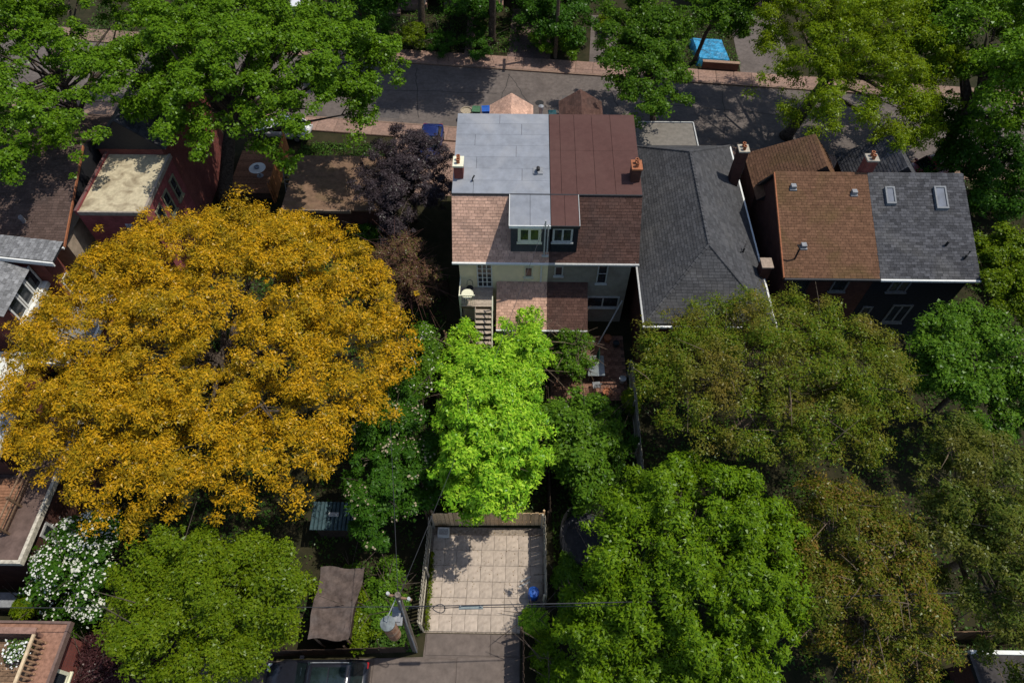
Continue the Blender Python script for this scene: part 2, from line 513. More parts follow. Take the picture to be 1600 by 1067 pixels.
for (xa, ya, xb, yb_) in ((-.9, 52.6, -1.9, 46.2), (-1.0, 52.6, .6, 48.6), (6.9, 52.1, 8.2, 47.0), (-14, 50.4, -2, 49.3), (12, 48.5, 22, 47.2), (17.2, 51.0, 16.2, 44.2), (-9, 53.4, -8.4, 46.5)):
    n_ = 14; V = []; F = []
    dv = Vector((xb - xa, yb_ - ya, 0)); nv_ = Vector((-dv.y, dv.x, 0)).normalized()
    w_ = 0
    for i_ in range(n_ + 1):
        w_ += rc.uniform(-.09, .09)
        c_ = Vector((xa, ya, .026)) + dv * (i_ / n_) + nv_ * w_
        V += [c_ - nv_ * .03, c_ + nv_ * .03]
    F = [(2 * q, 2 * q + 1, 2 * q + 3, 2 * q + 2) for q in range(n_)]
    mesh_obj('crack_seal', V, F, TAR, road_o)
for (xa, xb, o0, o1) in ((-12.5, -9.8, .6, 2.6), (3.5, 5.2, 3.0, 5.2), (12.4, 15.0, 5.2, 7.3)):
    mesh_obj('asphalt_patch', [(xa, yn(xa) + o0, .024), (xb, yn(xb) + o0, .024), (xb, yn(xb) + o1, .024), (xa, yn(xa) + o1, .024)], [(0, 1, 2, 3)], PATCH, road_o)
MB().lathe([(.36, 0), (.36, .012), (.3, .016), (.01, .016)], (1.6, 48.6, .022), 20).build('manhole_cover', PIPEBLACK, road_o)
# front-yard drives across the street
sheet('brick_driveway', [(-1.2, yf(-1.2) + 1.96), (2.6, yf(2.6) + 1.96), (2.9, 63), (-0.8, 63)], 0.02, DRIVEB)
sheet('brick_driveway_wide', [(6.0, yf(6) + 1.96), (9.6, yf(9.6) + 1.96), (10.5, 62), (6.6, 62)], 0.02, ASPHALT)
sheet('path', [(-5.0, yf(-5) + 1.96), (-4.2, yf(-4) + 1.96), (-4.2, 63), (-5.0, 63)], 0.02, WALKC)
sheet('driveway_far_right', [(19.0, yf(19) + 1.96), (23.5, yf(23) + 1.96), (24, 62), (19.5, 62)], 0.02, ASPHALT)
sheet('front_pad', [(-9.6, 37.5), (-4.2, 37.5), (-4.4, yn(-4.4) - 1.76), (-9.8, yn(-9.8) - 1.76)], 0.012, WALKC)
sheet('front_yard_right', [(7.2, 39.5), (19, 37.2), (19, yn(19) - 1.76), (7.2, yn(7.2) - 1.76)], 0.012, ASPHALT)
# laneway of poured concrete
lane = sheet('laneway', [(-26, -6), (0.3, -6), (0.3, 7.3), (-4.25, 7.3), (-4.3, 6.25), (-26, 5.4)], 0.012, LANEC)
for (x0, x1, y0, y1) in ((-4.22, -1.15, 6.32, 7.3), (-1.13, 0.28, 6.32, 7.3), (-6.6, -2.72, 0.2, 6.18), (-2.69, 0.28, 0.2, 6.28), (-13.0, -6.63, 0.2, 5.6)):
    w = bevel_box_mesh('lane_slab_mesh', x1 - x0 - 0.03, y1 - y0 - 0.03, 0.03, 0.008, LANEC)
    piece('concrete_slab', w, ((x0 + x1) / 2, (y0 + y1) / 2, 0.014), lane)

# parking pad: concrete slabs
pad = sheet('parking_pad', [(-4.35, 7.33), (1.5, 7.33), (1.5, 12.55), (-4.35, 12.55)], 0.014, mat('pad_sand', (0.22, 0.18, 0.14), 0.95, 0.2, scale=8))
psl = bevel_box_mesh('patio_slab_mesh', 0.619, 0.779, 0.05, 0.006, SLAB)
rnd = random.Random(5)
for j in range(6):
    for i in range(9):
        x = -3.98 + 0.63 * i + 0.012 * j; y = 7.78 + 0.79 * j
        if x > 1.25:
            continue
        piece('paving_slab', psl, (x + rnd.uniform(-.004, .004), y + rnd.uniform(-.004, .004), 0.016 + rnd.uniform(0, .008)), pad, (rnd.uniform(-.006, .006), rnd.uniform(-.006, .006), rnd.uniform(-.006, .006)))

# brick-paved back patio of the maroon-roofed house
pat = sheet('patio', [(2.0, 20.3), (6.6, 20.3), (6.6, 25.0), (2.0, 25.0)], 0.014, mat('patio_sand', (0.09, 0.055, 0.04), 0.95, 0.2))
PATB = mat('patio_brick', (0.165, 0.088, 0.06), 0.9, 0.2, scale=6, objvar=0.3)
ptm = bevel_box_mesh('patio_paver_mesh', 0.40, 0.26, 0.04, 0.008, PATB)
k = 0
for j in range(17):
    for i in range(11):
        x = 2.2 + 0.42 * i + (0.21 if j % 2 else 0); y = 20.45 + 0.275 * j
        if x > 6.4:
            continue
        piece('paver', ptm, (x, y, 0.016 + rnd.uniform(0, .01)), pat, (rnd.uniform(-.01, .01), rnd.uniform(-.01, .01), rnd.uniform(-.02, .02)))

# ================================================================== THE SEMI-DETACHED PAIR
def flat_z(y): return 8.8 + (y - 28.25) / 6.3 * 0.5
def roof_sheet(parent, x0, x1, y0, y1, m, name='roofing_sheet', zf=flat_z, th=0.016):
    g = 0.009
    x0 += g; x1 -= g; y0 += g * 0.5; y1 -= g * 0.5
    v = [(x0, y0, zf(y0) + 0.003), (x1, y0, zf(y0) + 0.003), (x1, y1, zf(y1) + 0.003), (x0, y1, zf(y1) + 0.003)]
    v += [(a, b, c + th) for a, b, c in v]
    return mesh_obj(name, v, [(4, 5, 6, 7), (0, 1, 5, 4), (1, 2, 6, 5), (2, 3, 7, 6), (3, 0, 4, 7)], m, parent)
def chimney(parent, cx, cy, z0, z1, m, sx=0.5, sy=0.62, capm=DULLWHITE, pots=2):
    c = box('chimney', cx - sx / 2, cx + sx / 2, cy - sy / 2, cy + sy / 2, z0, z1, m, parent)
    box('cap', cx - sx / 2 - .05, cx + sx / 2 + .05, cy - sy / 2 - .05, cy + sy / 2 + .05, z1 + 0.001, z1 + 0.1, capm, c)
    for i in range(pots):
        y = cy + (i - (pots - 1) / 2) * 0.28
        MB().lathe([(0.10, 0), (0.095, 0.22), (0.11, 0.24), (0.11, 0.28), (0.07, 0.28), (0.07, 0.2)], (cx, y, z1 + 0.101), 10).build('chimney_pot', TERRACOTTA, c)
    return c
def roof_vent(parent, x, y, z, s=0.3, m=METAL):
    b = box('roof_vent', x - s / 2 - .06, x + s / 2 + .06, y - s / 2 - .06, y + s / 2 + .06, z - 0.06, z + 0.02, m, parent)
    box('hood', x - s / 2, x + s / 2, y - s / 2, y + s / 2, z + 0.02, z + 0.22, m, b)
    return b

def semi(label, name, xl, xr, party, wallm, shm, rollm, bay, dx, lean, mirrored):
    h = thing(name, label, 'house', ((xl + xr) / 2, 31.5, 0), 'semi-detached pair of houses')
    outer = xr if mirrored else xl
    wx0 = xl + (0.0 if mirrored else 0.22); wx1 = xr - (0.22 if mirrored else 0.0)
    box('wall', wx0, wx1, 26.15, 37.4, 0, 5.98, wallm if not mirrored else wallm, h)
    # side (party gable) wall of brick under the roof edge
    ox = wx1 if mirrored else wx0
    # roof body
    rx0 = xl - (0 if mirrored else 0.08); rx1 = xr + (0.08 if mirrored else 0)
    prof = [(rx0, 25.86, 5.99), (rx0, 28.25, 8.74), (rx0, 34.58, 9.24), (rx0, 37.7, 5.99)]
    MB().prism(prof, (rx1 - rx0, 0, 0)).build('roof', mat('roof_deck', (0.03, 0.025, 0.022), 0.9), h)
    e0 = rx0; e1 = rx1
    shingles(h, [(e0, 25.80, 5.93), (e1, 25.80, 5.93), (e1, 28.25, 8.75), (e0, 28.25, 8.75)], shm, seed=3 + mirrored)
    shingles(h, [(e1, 37.76, 5.95), (e0, 37.76, 5.95), (e0, 34.6, 9.25), (e1, 34.6, 9.25)], shm, course=.2, seed=8)
    box('gutter', e0 - 0.02, e1 + (0.02 if mirrored else -0.004), 25.66, 25.78, 5.84, 5.95, WHITE if not mirrored else DULLWHITE, h)
    box('flashing', e0, e1, 28.19, 28.27, 8.76, 8.835, BLACKTRIM, h)
    # dormer
    d0, d1 = dx
    dz = lambda y: 8.64 + (y - 26.0) * 0.075
    dm = MB().prism([(d0 + .06, 26.2, 6.3), (d0 + .06, 28.4, 8.6), (d0 + .06, 28.4, dz(28.4) - .03), (d0 + .06, 26.2, dz(26.2) - .03)], (d1 - d0 - .12 if mirrored is None else d1 - d0 - .06, 0, 0)).build('dormer', SH_CHAR if not mirrored else CHARSIDING, h)
    s1 = d1 - 0.004 if not mirrored else d1
    s0 = d0 + 0.004 if mirrored else d0
    n = 2
    for i in range(n):
        a = s0 + (s1 - s0) * i / n; b = s0 + (s1 - s0) * (i + 1) / n
        roof_sheet(h, a, b, 25.98, 28.24, rollm, 'dormer_roofing_sheet', dz)
    MB().box(s0 + .01, s1 - .01, 25.99, 28.2, 8.55, 8.628).build('dormer_roof_deck', BLACKTRIM, h)
    fm = WHITE if not mirrored else BLACKTRIM
    box('fascia', s0 - .03 if not mirrored else s0, s1 + (.03 if mirrored else 0), 25.93, 25.98, 8.5, 8.70, fm, h)
    ex = s0 - .035 if not mirrored else s1
    MB().prism([(ex, 25.98, 8.52), (ex, 28.2, 8.68), (ex, 28.2, 8.86), (ex, 25.98, 8.70)], (.034, 0, 0)).build('fascia', fm if not mirrored else DULLWHITE, h)
    return h

# --- grey-roofed, half with walls brightened in colour
hl = semi('semi-detached house with walls brightened to cream, grey flat roof and rear dormer window', 'semi_detached_house', -3.65, 1.715, 1.72, CREAM_BRIGHTENED, SH_TAN_BRIGHTENED, GREYROLL, None, (-0.5, 1.715), None, 0)
for (y0, y1, cuts) in ((33.75, 34.6, (-3.73, -1.2, 1.71)), (32.85, 33.75, (-3.73, 0.1, 1.71)), (31.95, 32.85, (-3.73, -2.6, 1.71)), (31.05, 31.95, (-3.73, -0.2, 1.71)),
                       (30.15, 31.05, (-3.73, -2.45, 1.71)), (29.25, 30.15, (-3.73, 0.15, 1.71)), (28.27, 29.25, (-3.73, -2.55, 1.71))):
    for a, b in zip(cuts, cuts[1:]):
        roof_sheet(hl, a, b, y0, y1, GREYROLL)
window(hl, '-y', -0.05, 1.23, 7.22, 8.34, 26.2, CREAMPAINT, 1, 0, 0.16)
chimney(hl, -3.38, 29.7, 6.0, 9.75, BRICK_RED, 0.5, 0.75, CREAMPAINT, 2)
MB().tube([(1.05, 30.0, 8.9), (1.05, 30.0, 9.2), (1.05, 29.9, 9.28), (1.05, 29.72, 9.24)], 0.10, 8).build('vent_pipe', PIPEBLACK, hl)
box('vent_base', .78, 1.32, 29.7, 30.25, flat_z(29.7) + .03, flat_z(30.25) + .05, METAL, hl)
MB().tube([(-2.6, 29.15, 8.85), (-2.6, 29.15, 9.1), (-2.5, 29.3, 9.2)], 0.05, 6).build('vent_pipe', PIPEBLACK, hl)
# service mast beside the dormer
ms = MB().tube([(1.42, 25.85, 6.5), (1.42, 25.85, 9.2)], 0.04, 8).tube([(1.58, 25.85, 6.7), (1.58, 25.85, 8.9)], 0.03, 8)
ms.box(1.3, 1.68, 25.78, 25.92, 6.42, 6.5)
ms.build('service_mast', DULLWHITE, hl)
box('downspout', 1.28, 1.38, 26.05, 26.13, 3.95, 5.9, WHITE, hl)
# back door with glazing bars, small window
window(hl, '-y', -2.42, -1.52, 3.36, 5.45, 26.15, WHITE, 2, 4, 0.07, name='back_door', sill=False)
window(hl, '-y', 0.35, 0.85, 4.3, 5.2, 26.15, CREAMPAINT, 0, 0, 0.07)
# lean-to addition
def leanto(h, x0, x1, wallm, shm, gm, seed):
    box('addition_wall', x0 + .1, x1 - (.003 if x1 < 2 else .1), 23.95, 26.14, 0, 2.55, wallm, h)
    MB().prism([(x0, 23.72, 2.44), (x0, 26.14, 3.86), (x0, 26.14, 3.74), (x0, 23.72, 2.32)], (x1 - x0, 0, 0)).build('addition_roof', BLACKTRIM, h)
    shingles(h, [(x0, 23.68, 2.425), (x1, 23.68, 2.425), (x1, 26.14, 3.868), (x0, 26.14, 3.868)], shm, name='addition_shingles', seed=seed)
    box('addition_gutter', x0, x1 - .004, 23.56, 23.66, 2.32, 2.43, gm, h)
leanto(hl, -1.27, 1.715, CREAM_BRIGHTENED, SH_TAN_BRIGHTENED, WHITE, 21)
window(hl, '-y', -1.0, -0.2, 0.15, 2.2, 23.95, CREAMPAINT, 0, 0, .12, name='garden_door', sill=False, glass=CREAMPAINT)
# front gabled bay
def bay(h, x0, x1, xr_, yfr, wallm, shm, zr=6.6, ze=5.65):
    box('bay_wall', x0 + .15, x1 - .15, 37.41, yfr - .25, 0, ze, wallm, h)
    MB().prism([(x0, 36.2, ze), (xr_, 36.2, zr), (x1, 36.2, ze)], (0, yfr - 36.2, 0)).build('bay_roof', BLACKTRIM, h)
    shingles(h, [(x0 - .04, yfr, ze - .02), (x0 - .04, 36.6, ze - .02), (xr_, 36.6, zr + .01), (xr_, yfr, zr + .01)], shm, name='bay_shingles', seed=31)
    shingles(h, [(x1 + .04, 36.6, ze - .02), (x1 + .04, yfr, ze - .02), (xr_, yfr, zr + .01), (xr_, 36.6, zr + .01)], shm, name='bay_shingles', seed=32)
bay(hl, -2.05, 0.85, -0.6, 40.5, CREAM_BRIGHTENED, SH_TAN_BRIGHTENED)
fl = MB().lathe([(0.12, 0), (0.12, 1.35), (0.17, 1.37), (0.17, 1.55), (0.05, 1.63)], (1.3, 36.3, 7.1), 12)
fl.build('flue', METAL, hl)
# landing and outside stair
for i in range(12):
    y = 24.68 + i * 0.122
    box('landing_board', -3.42, -1.5, y, y + 0.112, 3.26, 3.3, STEPWOOD, hl)
box('landing_joist', -3.4, -1.52, 24.72, 24.8, 3.05, 3.258, WOOD, hl)
for x in (-3.38, -2.55, -1.56):
    box('post', x - .05, x + .05, 24.7, 24.8, 0, 4.25 if x < -3 else 3.05, CREAMPAINT, hl)
for x in (-2.52, -1.55):
    MB().prism([(x, 24.66, 3.3), (x, 24.66, 3.02), (x, 21.0, 0.0), (x, 21.35, 0.0)], (.045, 0, 0)).build('stringer', STEPWOOD, hl)
for i in range(15):
    z = 3.1 - i * 0.205; y = 24.5 - i * 0.232
    box('tread', -2.47, -1.556, y - .13, y + .13, z - .04, z, STEPWOOD, hl)
rl = MB()
rl.box(-3.42, -3.36, 24.72, 26.1, 4.2, 4.26)
rl.box(-3.36, -2.5, 24.72, 24.78, 4.2, 4.26)
rl.build('railing', CREAMPAINT, hl)
for i in range(8):
    box('baluster', -3.28 + i * .1, -3.26 + i * .1, 24.74, 24.76, 3.31, 4.2, CREAMPAINT, hl)
hr_ = MB().prism([(-1.5, 24.7, 4.25), (-1.5, 24.7, 4.18), (-1.5, 21.2, 1.15), (-1.5, 21.2, 1.22)], (.06, 0, 0)).build('handrail', CREAMPAINT, hl)
for i in range(4):
    y = 24.6 - i * 1.1; z = 3.2 - i * 0.97
    box('handrail_post', -1.502, -1.438, y - .03, y + .03, z - .15, z + .93, CREAMPAINT, hl)

# --- brown-roofed, half with walls darkened in colour
hr = semi('semi-detached house with walls darkened to taupe, maroon brown flat roof', 'semi_detached_house', 1.725, 6.72, 1.72, STUCCO_DIMMED, SH_BROWN, BROWNROLL, None, (1.725, 3.25), None, 1)
cols = (1.73, 2.35, 3.2, 4.25, 5.35, 6.8)
for i, (a, b) in enumerate(zip(cols, cols[1:])):
    roof_sheet(hr, a, b, 28.27, 31.6, BROWNROLL)
    roof_sheet(hr, a, b, 31.6, 34.6, BROWNROLL)
window(hr, '-y', 1.85, 2.95, 7.25, 8.33, 26.2, DULLWHITE, 1, 0, 0.11)
chimney(hr, 6.45, 29.55, 6.0, 9.75, BRICK_DARK, 0.5, 0.7, TERRACOTTA, 2)
window(hr, '-y', 2.1, 2.6, 4.45, 5.3, 26.15, DULLWHITE, 0, 0, 0.07)
window(hr, '-y', 4.6, 5.2, 3.8, 5.55, 26.15, DULLWHITE, 0, 1, 0.07)
window(hr, '-y', 4.2, 6.2, 1.5, 2.55, 26.15, DULLWHITE, 1, 0, 0.09)
leanto(hr, 1.725, 4.12, STUCCO_DIMMED, SH_BROWN, DULLWHITE, 22)
box('garden_door', 3.15, 3.9, 23.9, 23.945, 0.1, 2.15, mat('brown_door_paint', (0.13, 0.07, 0.045), 0.6), hr)
bay(hr, 2.72, 5.62, 4.12, 41.0, BRICK_DARK, SH_BROWN)

# ================================================================== CHARCOAL HIP-ROOFED HOUSE
hg = thing('hip_roof_house', 'house with charcoal shingled hip roof beside the maroon roof', 'house', (10.5, 29, 0))
X0, X1, Y0, Y1, ZE, ZR, XR = 6.95, 14.05, 22.3, 37.2, 5.0, 7.35, 10.45
box('wall', X0 + .2, X1 - .45, Y0 + .3, Y1 - .3, 0, 4.98, BRICK_DARK, hg)
RA, RB = (XR, 26.0, ZR), (XR, 33.7, ZR)
V = [(X0, Y0, ZE), (X1, Y0, ZE), (X1, Y1, ZE), (X0, Y1, ZE), RA, RB]
mesh_obj('roof', [(a, b, c - .02) for a, b, c in V], [(0, 1, 4), (1, 2, 5, 4), (2, 3, 5), (3, 0, 4, 5), (0, 3, 2, 1)], BLACKTRIM, hg)
shingles(hg, [V[0], V[1], RA], SH_CHAR, seed=41)
shingles(hg, [V[1], V[2], RB, RA], SH_CHAR, seed=42)
shingles(hg, [V[3], V[0], RA, RB], SH_CHAR, seed=43)
shingles(hg, [V[2], V[3], RB], SH_CHAR, seed=44)
for a, b in ((RA, RB), (V[0], RA), (V[1], RA), (V[2], RB), (V[3], RB)):
    a = Vector(a); b = Vector(b); n = int((b - a).length / 0.3)
    mb = MB()
    for i in range(n):
        p0 = a.lerp(b, i / n); p1 = a.lerp(b, (i + 1.08) / n)
        mb.tube([p0 + Vector((0, 0, -.015)), p1 + Vector((0, 0, -.03))], [0.10, 0.085], 6)
    c = mb.build('ridge_cap', SH_CHAR, hg)
box('gutter', X0 - .12, X0 - .02, Y0 - .1, Y1, ZE - .12, ZE - .01, DULLWHITE, hg)
box('gutter', X1 + .02, X1 + .12, Y0 - .1, Y1, ZE - .12, ZE - .01, WHITE, hg)
box('gutter', X0 - .12, X1 + .12, Y0 - .24, Y0 - .12, ZE - .12, ZE - .01, WHITE, hg)
chimney(hg, 13.5, 33.3, 3.0, 7.9, BRICK_DARK, 0.55, 0.6, mat('chimney_cement', (0.36, 0.32, 0.25), .9), 2)
cb_ = box('chimney', 13.75, 14.3, 25.6, 26.25, 2.0, 5.9, BRICK_DARK, hg)
box('cap', 13.7, 14.35, 25.55, 26.3, 5.902, 6.0, mat('cap_cement', (0.27, 0.21, 0.16), .9), cb_)
MB().tube([(12.9, 26.9, 5.5), (12.9, 26.9, 6.15)], .05, 6).tube([(12.7, 26.75, 5.95), (12.9, 26.9, 6.0), (13.05, 27.25, 6.1)], .035, 6).build('vent_pipe', PIPEBLACK, hg)
box('front_wing', 7.2, 11.8, 37.0, 39.4, 0, 4.9, BRICK_DARK, hg)
box('front_wing_roof', 7.1, 11.9, 36.6, 39.5, 4.91, 5.05, GREYFLAT, hg)
MB().box(7.05, 11.95, 39.5, 39.58, 4.85, 5.12).box(11.9, 11.98, 36.6, 39.5, 4.85, 5.12).build('front_wing_fascia', DULLWHITE, hg)

# ================================================================== DUPLEX ROW (rust half, grey half)
def rowhouse(label, x0, x1, wallm, shm, gut, party_left):
    h = thing('row_house', label, 'house', ((x0 + x1) / 2, 31, 0), 'pair of houses sharing one gable roof')
    wl = x0 + (0.25 if not party_left else 0); wr = x1 - (0.25 if party_left else 0)
    wm = MB()
    wm.prism([(wl, 25.25, 0), (wl, 32.3, 0), (wl, 32.3, 5.95), (wl, 30.9, 8.1), (wl, 25.25, 6.0)], (wr - wl, 0, 0))
    wm.build('wall', wallm, h)
    MB().prism([(x0, 24.9, 5.96), (x0, 30.9, 8.2), (x0, 32.6, 5.85), (x0, 32.5, 5.75), (x0, 30.9, 8.1), (x0, 24.9, 5.86)], (x1 - x0, 0, 0)).build('roof', BLACKTRIM, h)
    shingles(h, [(x0, 24.86, 5.955), (x1, 24.86, 5.955), (x1, 30.92, 8.21), (x0, 30.92, 8.21)], shm, seed=int(x0))
    shingles(h, [(x1, 32.62, 5.84), (x0, 32.62, 5.84), (x0, 30.9, 8.21), (x1, 30.9, 8.21)], shm, seed=int(x0) + 1)
    mb = MB(); n = 18
    for i in range(n):
        a = x0 + (x1 - x0) * i / n; b = x0 + (x1 - x0) * (i + .97) / n
        mb.prism([(a, 30.74, 8.165), (a, 30.9, 8.25), (a, 31.06, 8.165)], (b - a, 0, 0))
    mb.build('ridge_cap', shm, h)
    box('gutter', x0, x1 - .01, 24.74, 24.85, 5.83, 5.95, gut, h)
    return h
hb = rowhouse('dark brick row house with rust brown shingled roof', 14.8, 20.12, BRICK_DARK, SH_RUST, BLACKTRIM, False)
hk = rowhouse('black sided row house with grey shingled roof and two skylights', 20.13, 25.65, CHARSIDING, SH_GREY, WHITE, True)
def sl_z(y): return 5.955 + (y - 24.86) * (8.21 - 5.955) / (30.92 - 24.86)
roof_vent(hb, 15.75, 30.0, sl_z(30), .28); roof_vent(hb, 19.2, 29.7, sl_z(29.7), .28); roof_vent(hb, 16.0, 26.6, sl_z(26.6), .28)
MB().tube([(15.45, 25.9, sl_z(25.9)), (15.45, 25.9, 7.2), (15.3, 26.0, 7.4)], .05, 6).build('vent_pipe', PIPEBLACK, hb)
MB().prism([(14.73, 24.86, 5.86), (14.73, 24.86, 6.0), (14.73, 30.9, 8.25), (14.73, 30.9, 8.11)], (.068, 0, 0)).build('rake_trim', TERRACOTTA, hb)
def skylight(h, x, y, w, l):
    s = (8.21 - 5.955) / 6.06
    def q(px, py, dz): return (px, py, sl_z(py) + dz)
    fr = MB()
    for (a0, a1, b0, b1) in ((x, x + w, y, y + .09), (x, x + w, y + l - .09, y + l), (x, x + .09, y + .09, y + l - .09), (x + w - .09, x + w, y + .09, y + l - .09)):
        fr.prism([q(a0, b0, 0), q(a1, b0, 0), q(a1, b1, 0), q(a0, b1, 0)], (0, 0, .2))
    f = fr.build('skylight', mat('skylight_frame', (.13, .14, .15), .6), h)
    MB().prism([q(x + .09, y + .09, .02), q(x + w - .09, y + .09, .02), q(x + w - .09, y + l - .09, .02), q(x + .09, y + l - .09, .02)], (0, 0, .13)).build('pane', SKYGLASS, f)
skylight(hk, 20.95, 29.0, .55, 1.0); skylight(hk, 23.75, 28.75, .68, 1.3)
MB().tube([(24.0, 26.75, sl_z(26.75)), (24.0, 26.75, 7.0)], .07, 6).build('vent_pipe', PIPEBLACK, hk)
MB().tube([(24.9, 26.0, sl_z(26.0)), (24.9, 26.0, 6.7), (25.05, 26.15, 6.85)], .06, 6).build('vent_pipe', PIPEBLACK, hk)
window(hk, '-y', 21.2, 22.3, 4.4, 5.4, 25.25, mat('grey_frame', (.12, .12, .12), .7), 1, 0, .1)
window(hk, '-y', 22.2, 23.4, 1.5, 3.2, 25.25, mat('grey_frame', (.12, .12, .12), .7), 1, 0, .12)
window(hk, '-y', 20.5, 21.1, 1.6, 3.0, 25.25, mat('grey_frame', (.12, .12, .12), .7), 0, 0, .1)
window(hb, '-y', 17.9, 18.8, 4.4, 5.5, 25.25, mat('grey_frame', (.12, .12, .12), .7), 0, 0, .1)
window(hb, '-y', 15.6, 16.6, 4.3, 5.5, 25.25, BLACKTRIM, 0, 0, .1)
chimney(hk, 20.13 + .02, 31.25, 7.0, 9.0, BRICK_RED, 0.6, 0.55, mat('chimney_cement2', (0.30, 0.27, 0.22), .9), 2)
def fronthip(h, x0, x1, xr, ya, yb, ze, zr, m, seed):
    box('front_bay_wall', x0 + .2, x1 - .2, 32.31, yb - .3, 0, ze - .03, BRICK_DARK, h)
    V = [(x0, ya, ze), (x1, ya, ze), (x1, yb, ze), (x0, yb, ze), (xr, ya, zr), (xr, yb - 1.4, zr)]
    mesh_obj('front_roof', [(a, b, c - .02) for a, b, c in V], [(0, 1, 4), (1, 2, 5, 4), (2, 3, 5), (3, 0, 4, 5), (0, 3, 2, 1)], BLACKTRIM, h)
    shingles(h, [V[3], V[0], V[4], V[5]], m, name='front_shingles', seed=seed)
    shingles(h, [V[1], V[2], V[5], V[4]], m, name='front_shingles', seed=seed + 1)
    shingles(h, [V[2], V[3], V[5]], m, name='front_shingles', seed=seed + 2)
fronthip(hb, 14.6, 20.05, 17.9, 31.4, 35.7, 5.6, 8.3, SH_RUST, 61)
fronthip(hk, 20.5, 25.2, 22.6, 31.4, 35.7, 5.6, 8.3, SH_GREY, 71)

# ================================================================== HOUSES ON THE LEFT
def gable_roof(h, x0, x1, ya, yr, yb, ze, zr, m, seed, back=True):
    """ridge along x; slopes to y=ya (near) and y=yb (far)"""
    MB().prism([(x0, ya, ze), (x0, yr, zr), (x0, yb, ze), (x0, yb, ze - .1), (x0, ya, ze - .1)], (x1 - x0, 0, 0)).build('roof', BLACKTRIM, h)
    shingles(h, [(x0, ya - .04, ze - .01), (x1, ya - .04, ze - .01), (x1, yr, zr + .01), (x0, yr, zr + .01)], m, seed=seed)
    shingles(h, [(x1, yb + .04, ze - .01), (x0, yb + .04, ze - .01), (x0, yr, zr + .01), (x1, yr, zr + .01)], m, course=.25, tab=.5, seed=seed + 1)
ha = thing('gable_house', 'house with plain dun brown shingle roof at the left edge', 'house', (-30, 32, 0))
MB().prism([(-36, 27.6, 0), (-36, 39, 0), (-36, 39, 5.4), (-36, 33.3, 7.6), (-36, 27.6, 5.4)], (9.15, 0, 0)).build('wall', BRICK_CREAM, ha)
gable_roof(ha, -36, -26.7, 27.2, 33.3, 39.4, 5.4, 7.7, SH_DUN, 101)
box('gutter', -36, -26.66, 27.02, 27.14, 5.26, 5.38, WHITE, ha)
MB().prism([(-26.69, 27.16, 5.28), (-26.69, 27.16, 5.42), (-26.69, 33.3, 7.74), (-26.69, 33.3, 7.6)], (.07, 0, 0)).build('rake_trim', TERRACOTTA, ha)
MB().tube([(-29.3, 28.6, 5.9), (-29.3, 28.6, 6.35), (-29.2, 28.45, 6.4)], .12, 8).build('roof_vent', METAL, ha)

hbx = thing('flat_roof_house', 'red brick house with pale gravel flat roof under dappled shade', 'house', (-24, 33, 0))
box('wall', -26.0, -22.0, 28.85, 33.9, 0, 6.4, BRICK_PINK, hbx)
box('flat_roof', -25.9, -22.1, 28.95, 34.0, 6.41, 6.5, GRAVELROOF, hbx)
MB().box(-26.06, -25.9, 28.8, 34.0, 6.3, 6.68).build('parapet', BRICK_PINK, hbx)
MB().box(-22.1, -21.96, 28.8, 34.0, 6.3, 6.58).box(-25.9, -22.1, 28.8, 28.92, 6.3, 6.56).build('coping', mat('coping_metal', (0.25, 0.21, 0.17), .7), hbx)
box('front_wall', -26.4, -22.4, 34.02, 42.0, 0, 6.9, BRICK_RED, hbx)
MB().prism([(-26.6, 34.0, 6.9), (-24.4, 34.0, 9.0), (-22.2, 34.0, 6.9)], (0, 8.2, 0)).build('front_roof', BLACKTRIM, hbx)
shingles(hbx, [(-22.15, 34.0, 6.88), (-22.15, 42.2, 6.88), (-24.4, 42.2, 9.02), (-24.4, 34.0, 9.02)], SH_GREY, name='front_shingles', seed=111)
shingles(hbx, [(-26.65, 42.2, 6.88), (-26.65, 34.0, 6.88), (-24.4, 34.0, 9.02), (-24.4, 42.2, 9.02)], SH_GREY, name='front_shingles', seed=112)
for y in (29.7, 31.0):
    window(hbx, '+x', y, y + .85, 4.0, 5.7, -22.0, mat('olive_frame', (0.20, 0.19, 0.12), .7), 0, 1, .13)
window(hbx, '+x', 32.4, 33.2, 4.0, 5.7, -22.0, MATS['olive_frame'], 0, 1, .13)
gb = MB()
for j in range(6):
    for i in range(2):
        gb.box(-23.55 + i * .22, -23.36 + i * .22, 28.80, 28.88, 4.3 + j * .22, 4.49 + j * .22)
gb.build('glass_block_panel', mat('glass_block', (0.30, 0.31, 0.33), .3, .1), hbx)

hc = thing('gabled_brick_house', 'brick house with pale grey roof and white trimmed sunroom windows', 'house', (-30, 24, 0))
box('wall', -38, -26.5, 24.95, 26.1, 0, 6.5, BRICK_RED, hc)
box('sunroom_wall', -38, -27.3, 21.9, 24.94, 0, 6.32, BRICK_RED, hc)
# sunroom roof rising to the left
MB().prism([(-27.1, 21.3, 6.33), (-31.5, 21.3, 8.6), (-38, 21.3, 8.6), (-38, 21.3, 6.33)], (0, 3.3, 0)).build('sunroom_roof', BLACKTRIM, hc)
shingles(hc, [(-27.05, 21.28, 6.32), (-27.05, 24.6, 6.32), (-31.5, 24.6, 8.62), (-31.5, 21.28, 8.62)], SH_LGREY, name='sunroom_shingles', seed=121)
for y in (22.0, 22.98, 23.96):
    window(hc, '+x', y, y + .92, 4.9, 6.28, -27.3, WHITE, 0, 0, .11, sill=False)
box('sill_band', -27.3, -26.98, 21.85, 24.94, 4.6, 4.88, WHITE, hc)
window(hc, '+x', 22.3, 23.9, 2.8, 4.3, -27.3, WHITE, 0, 0, .12)
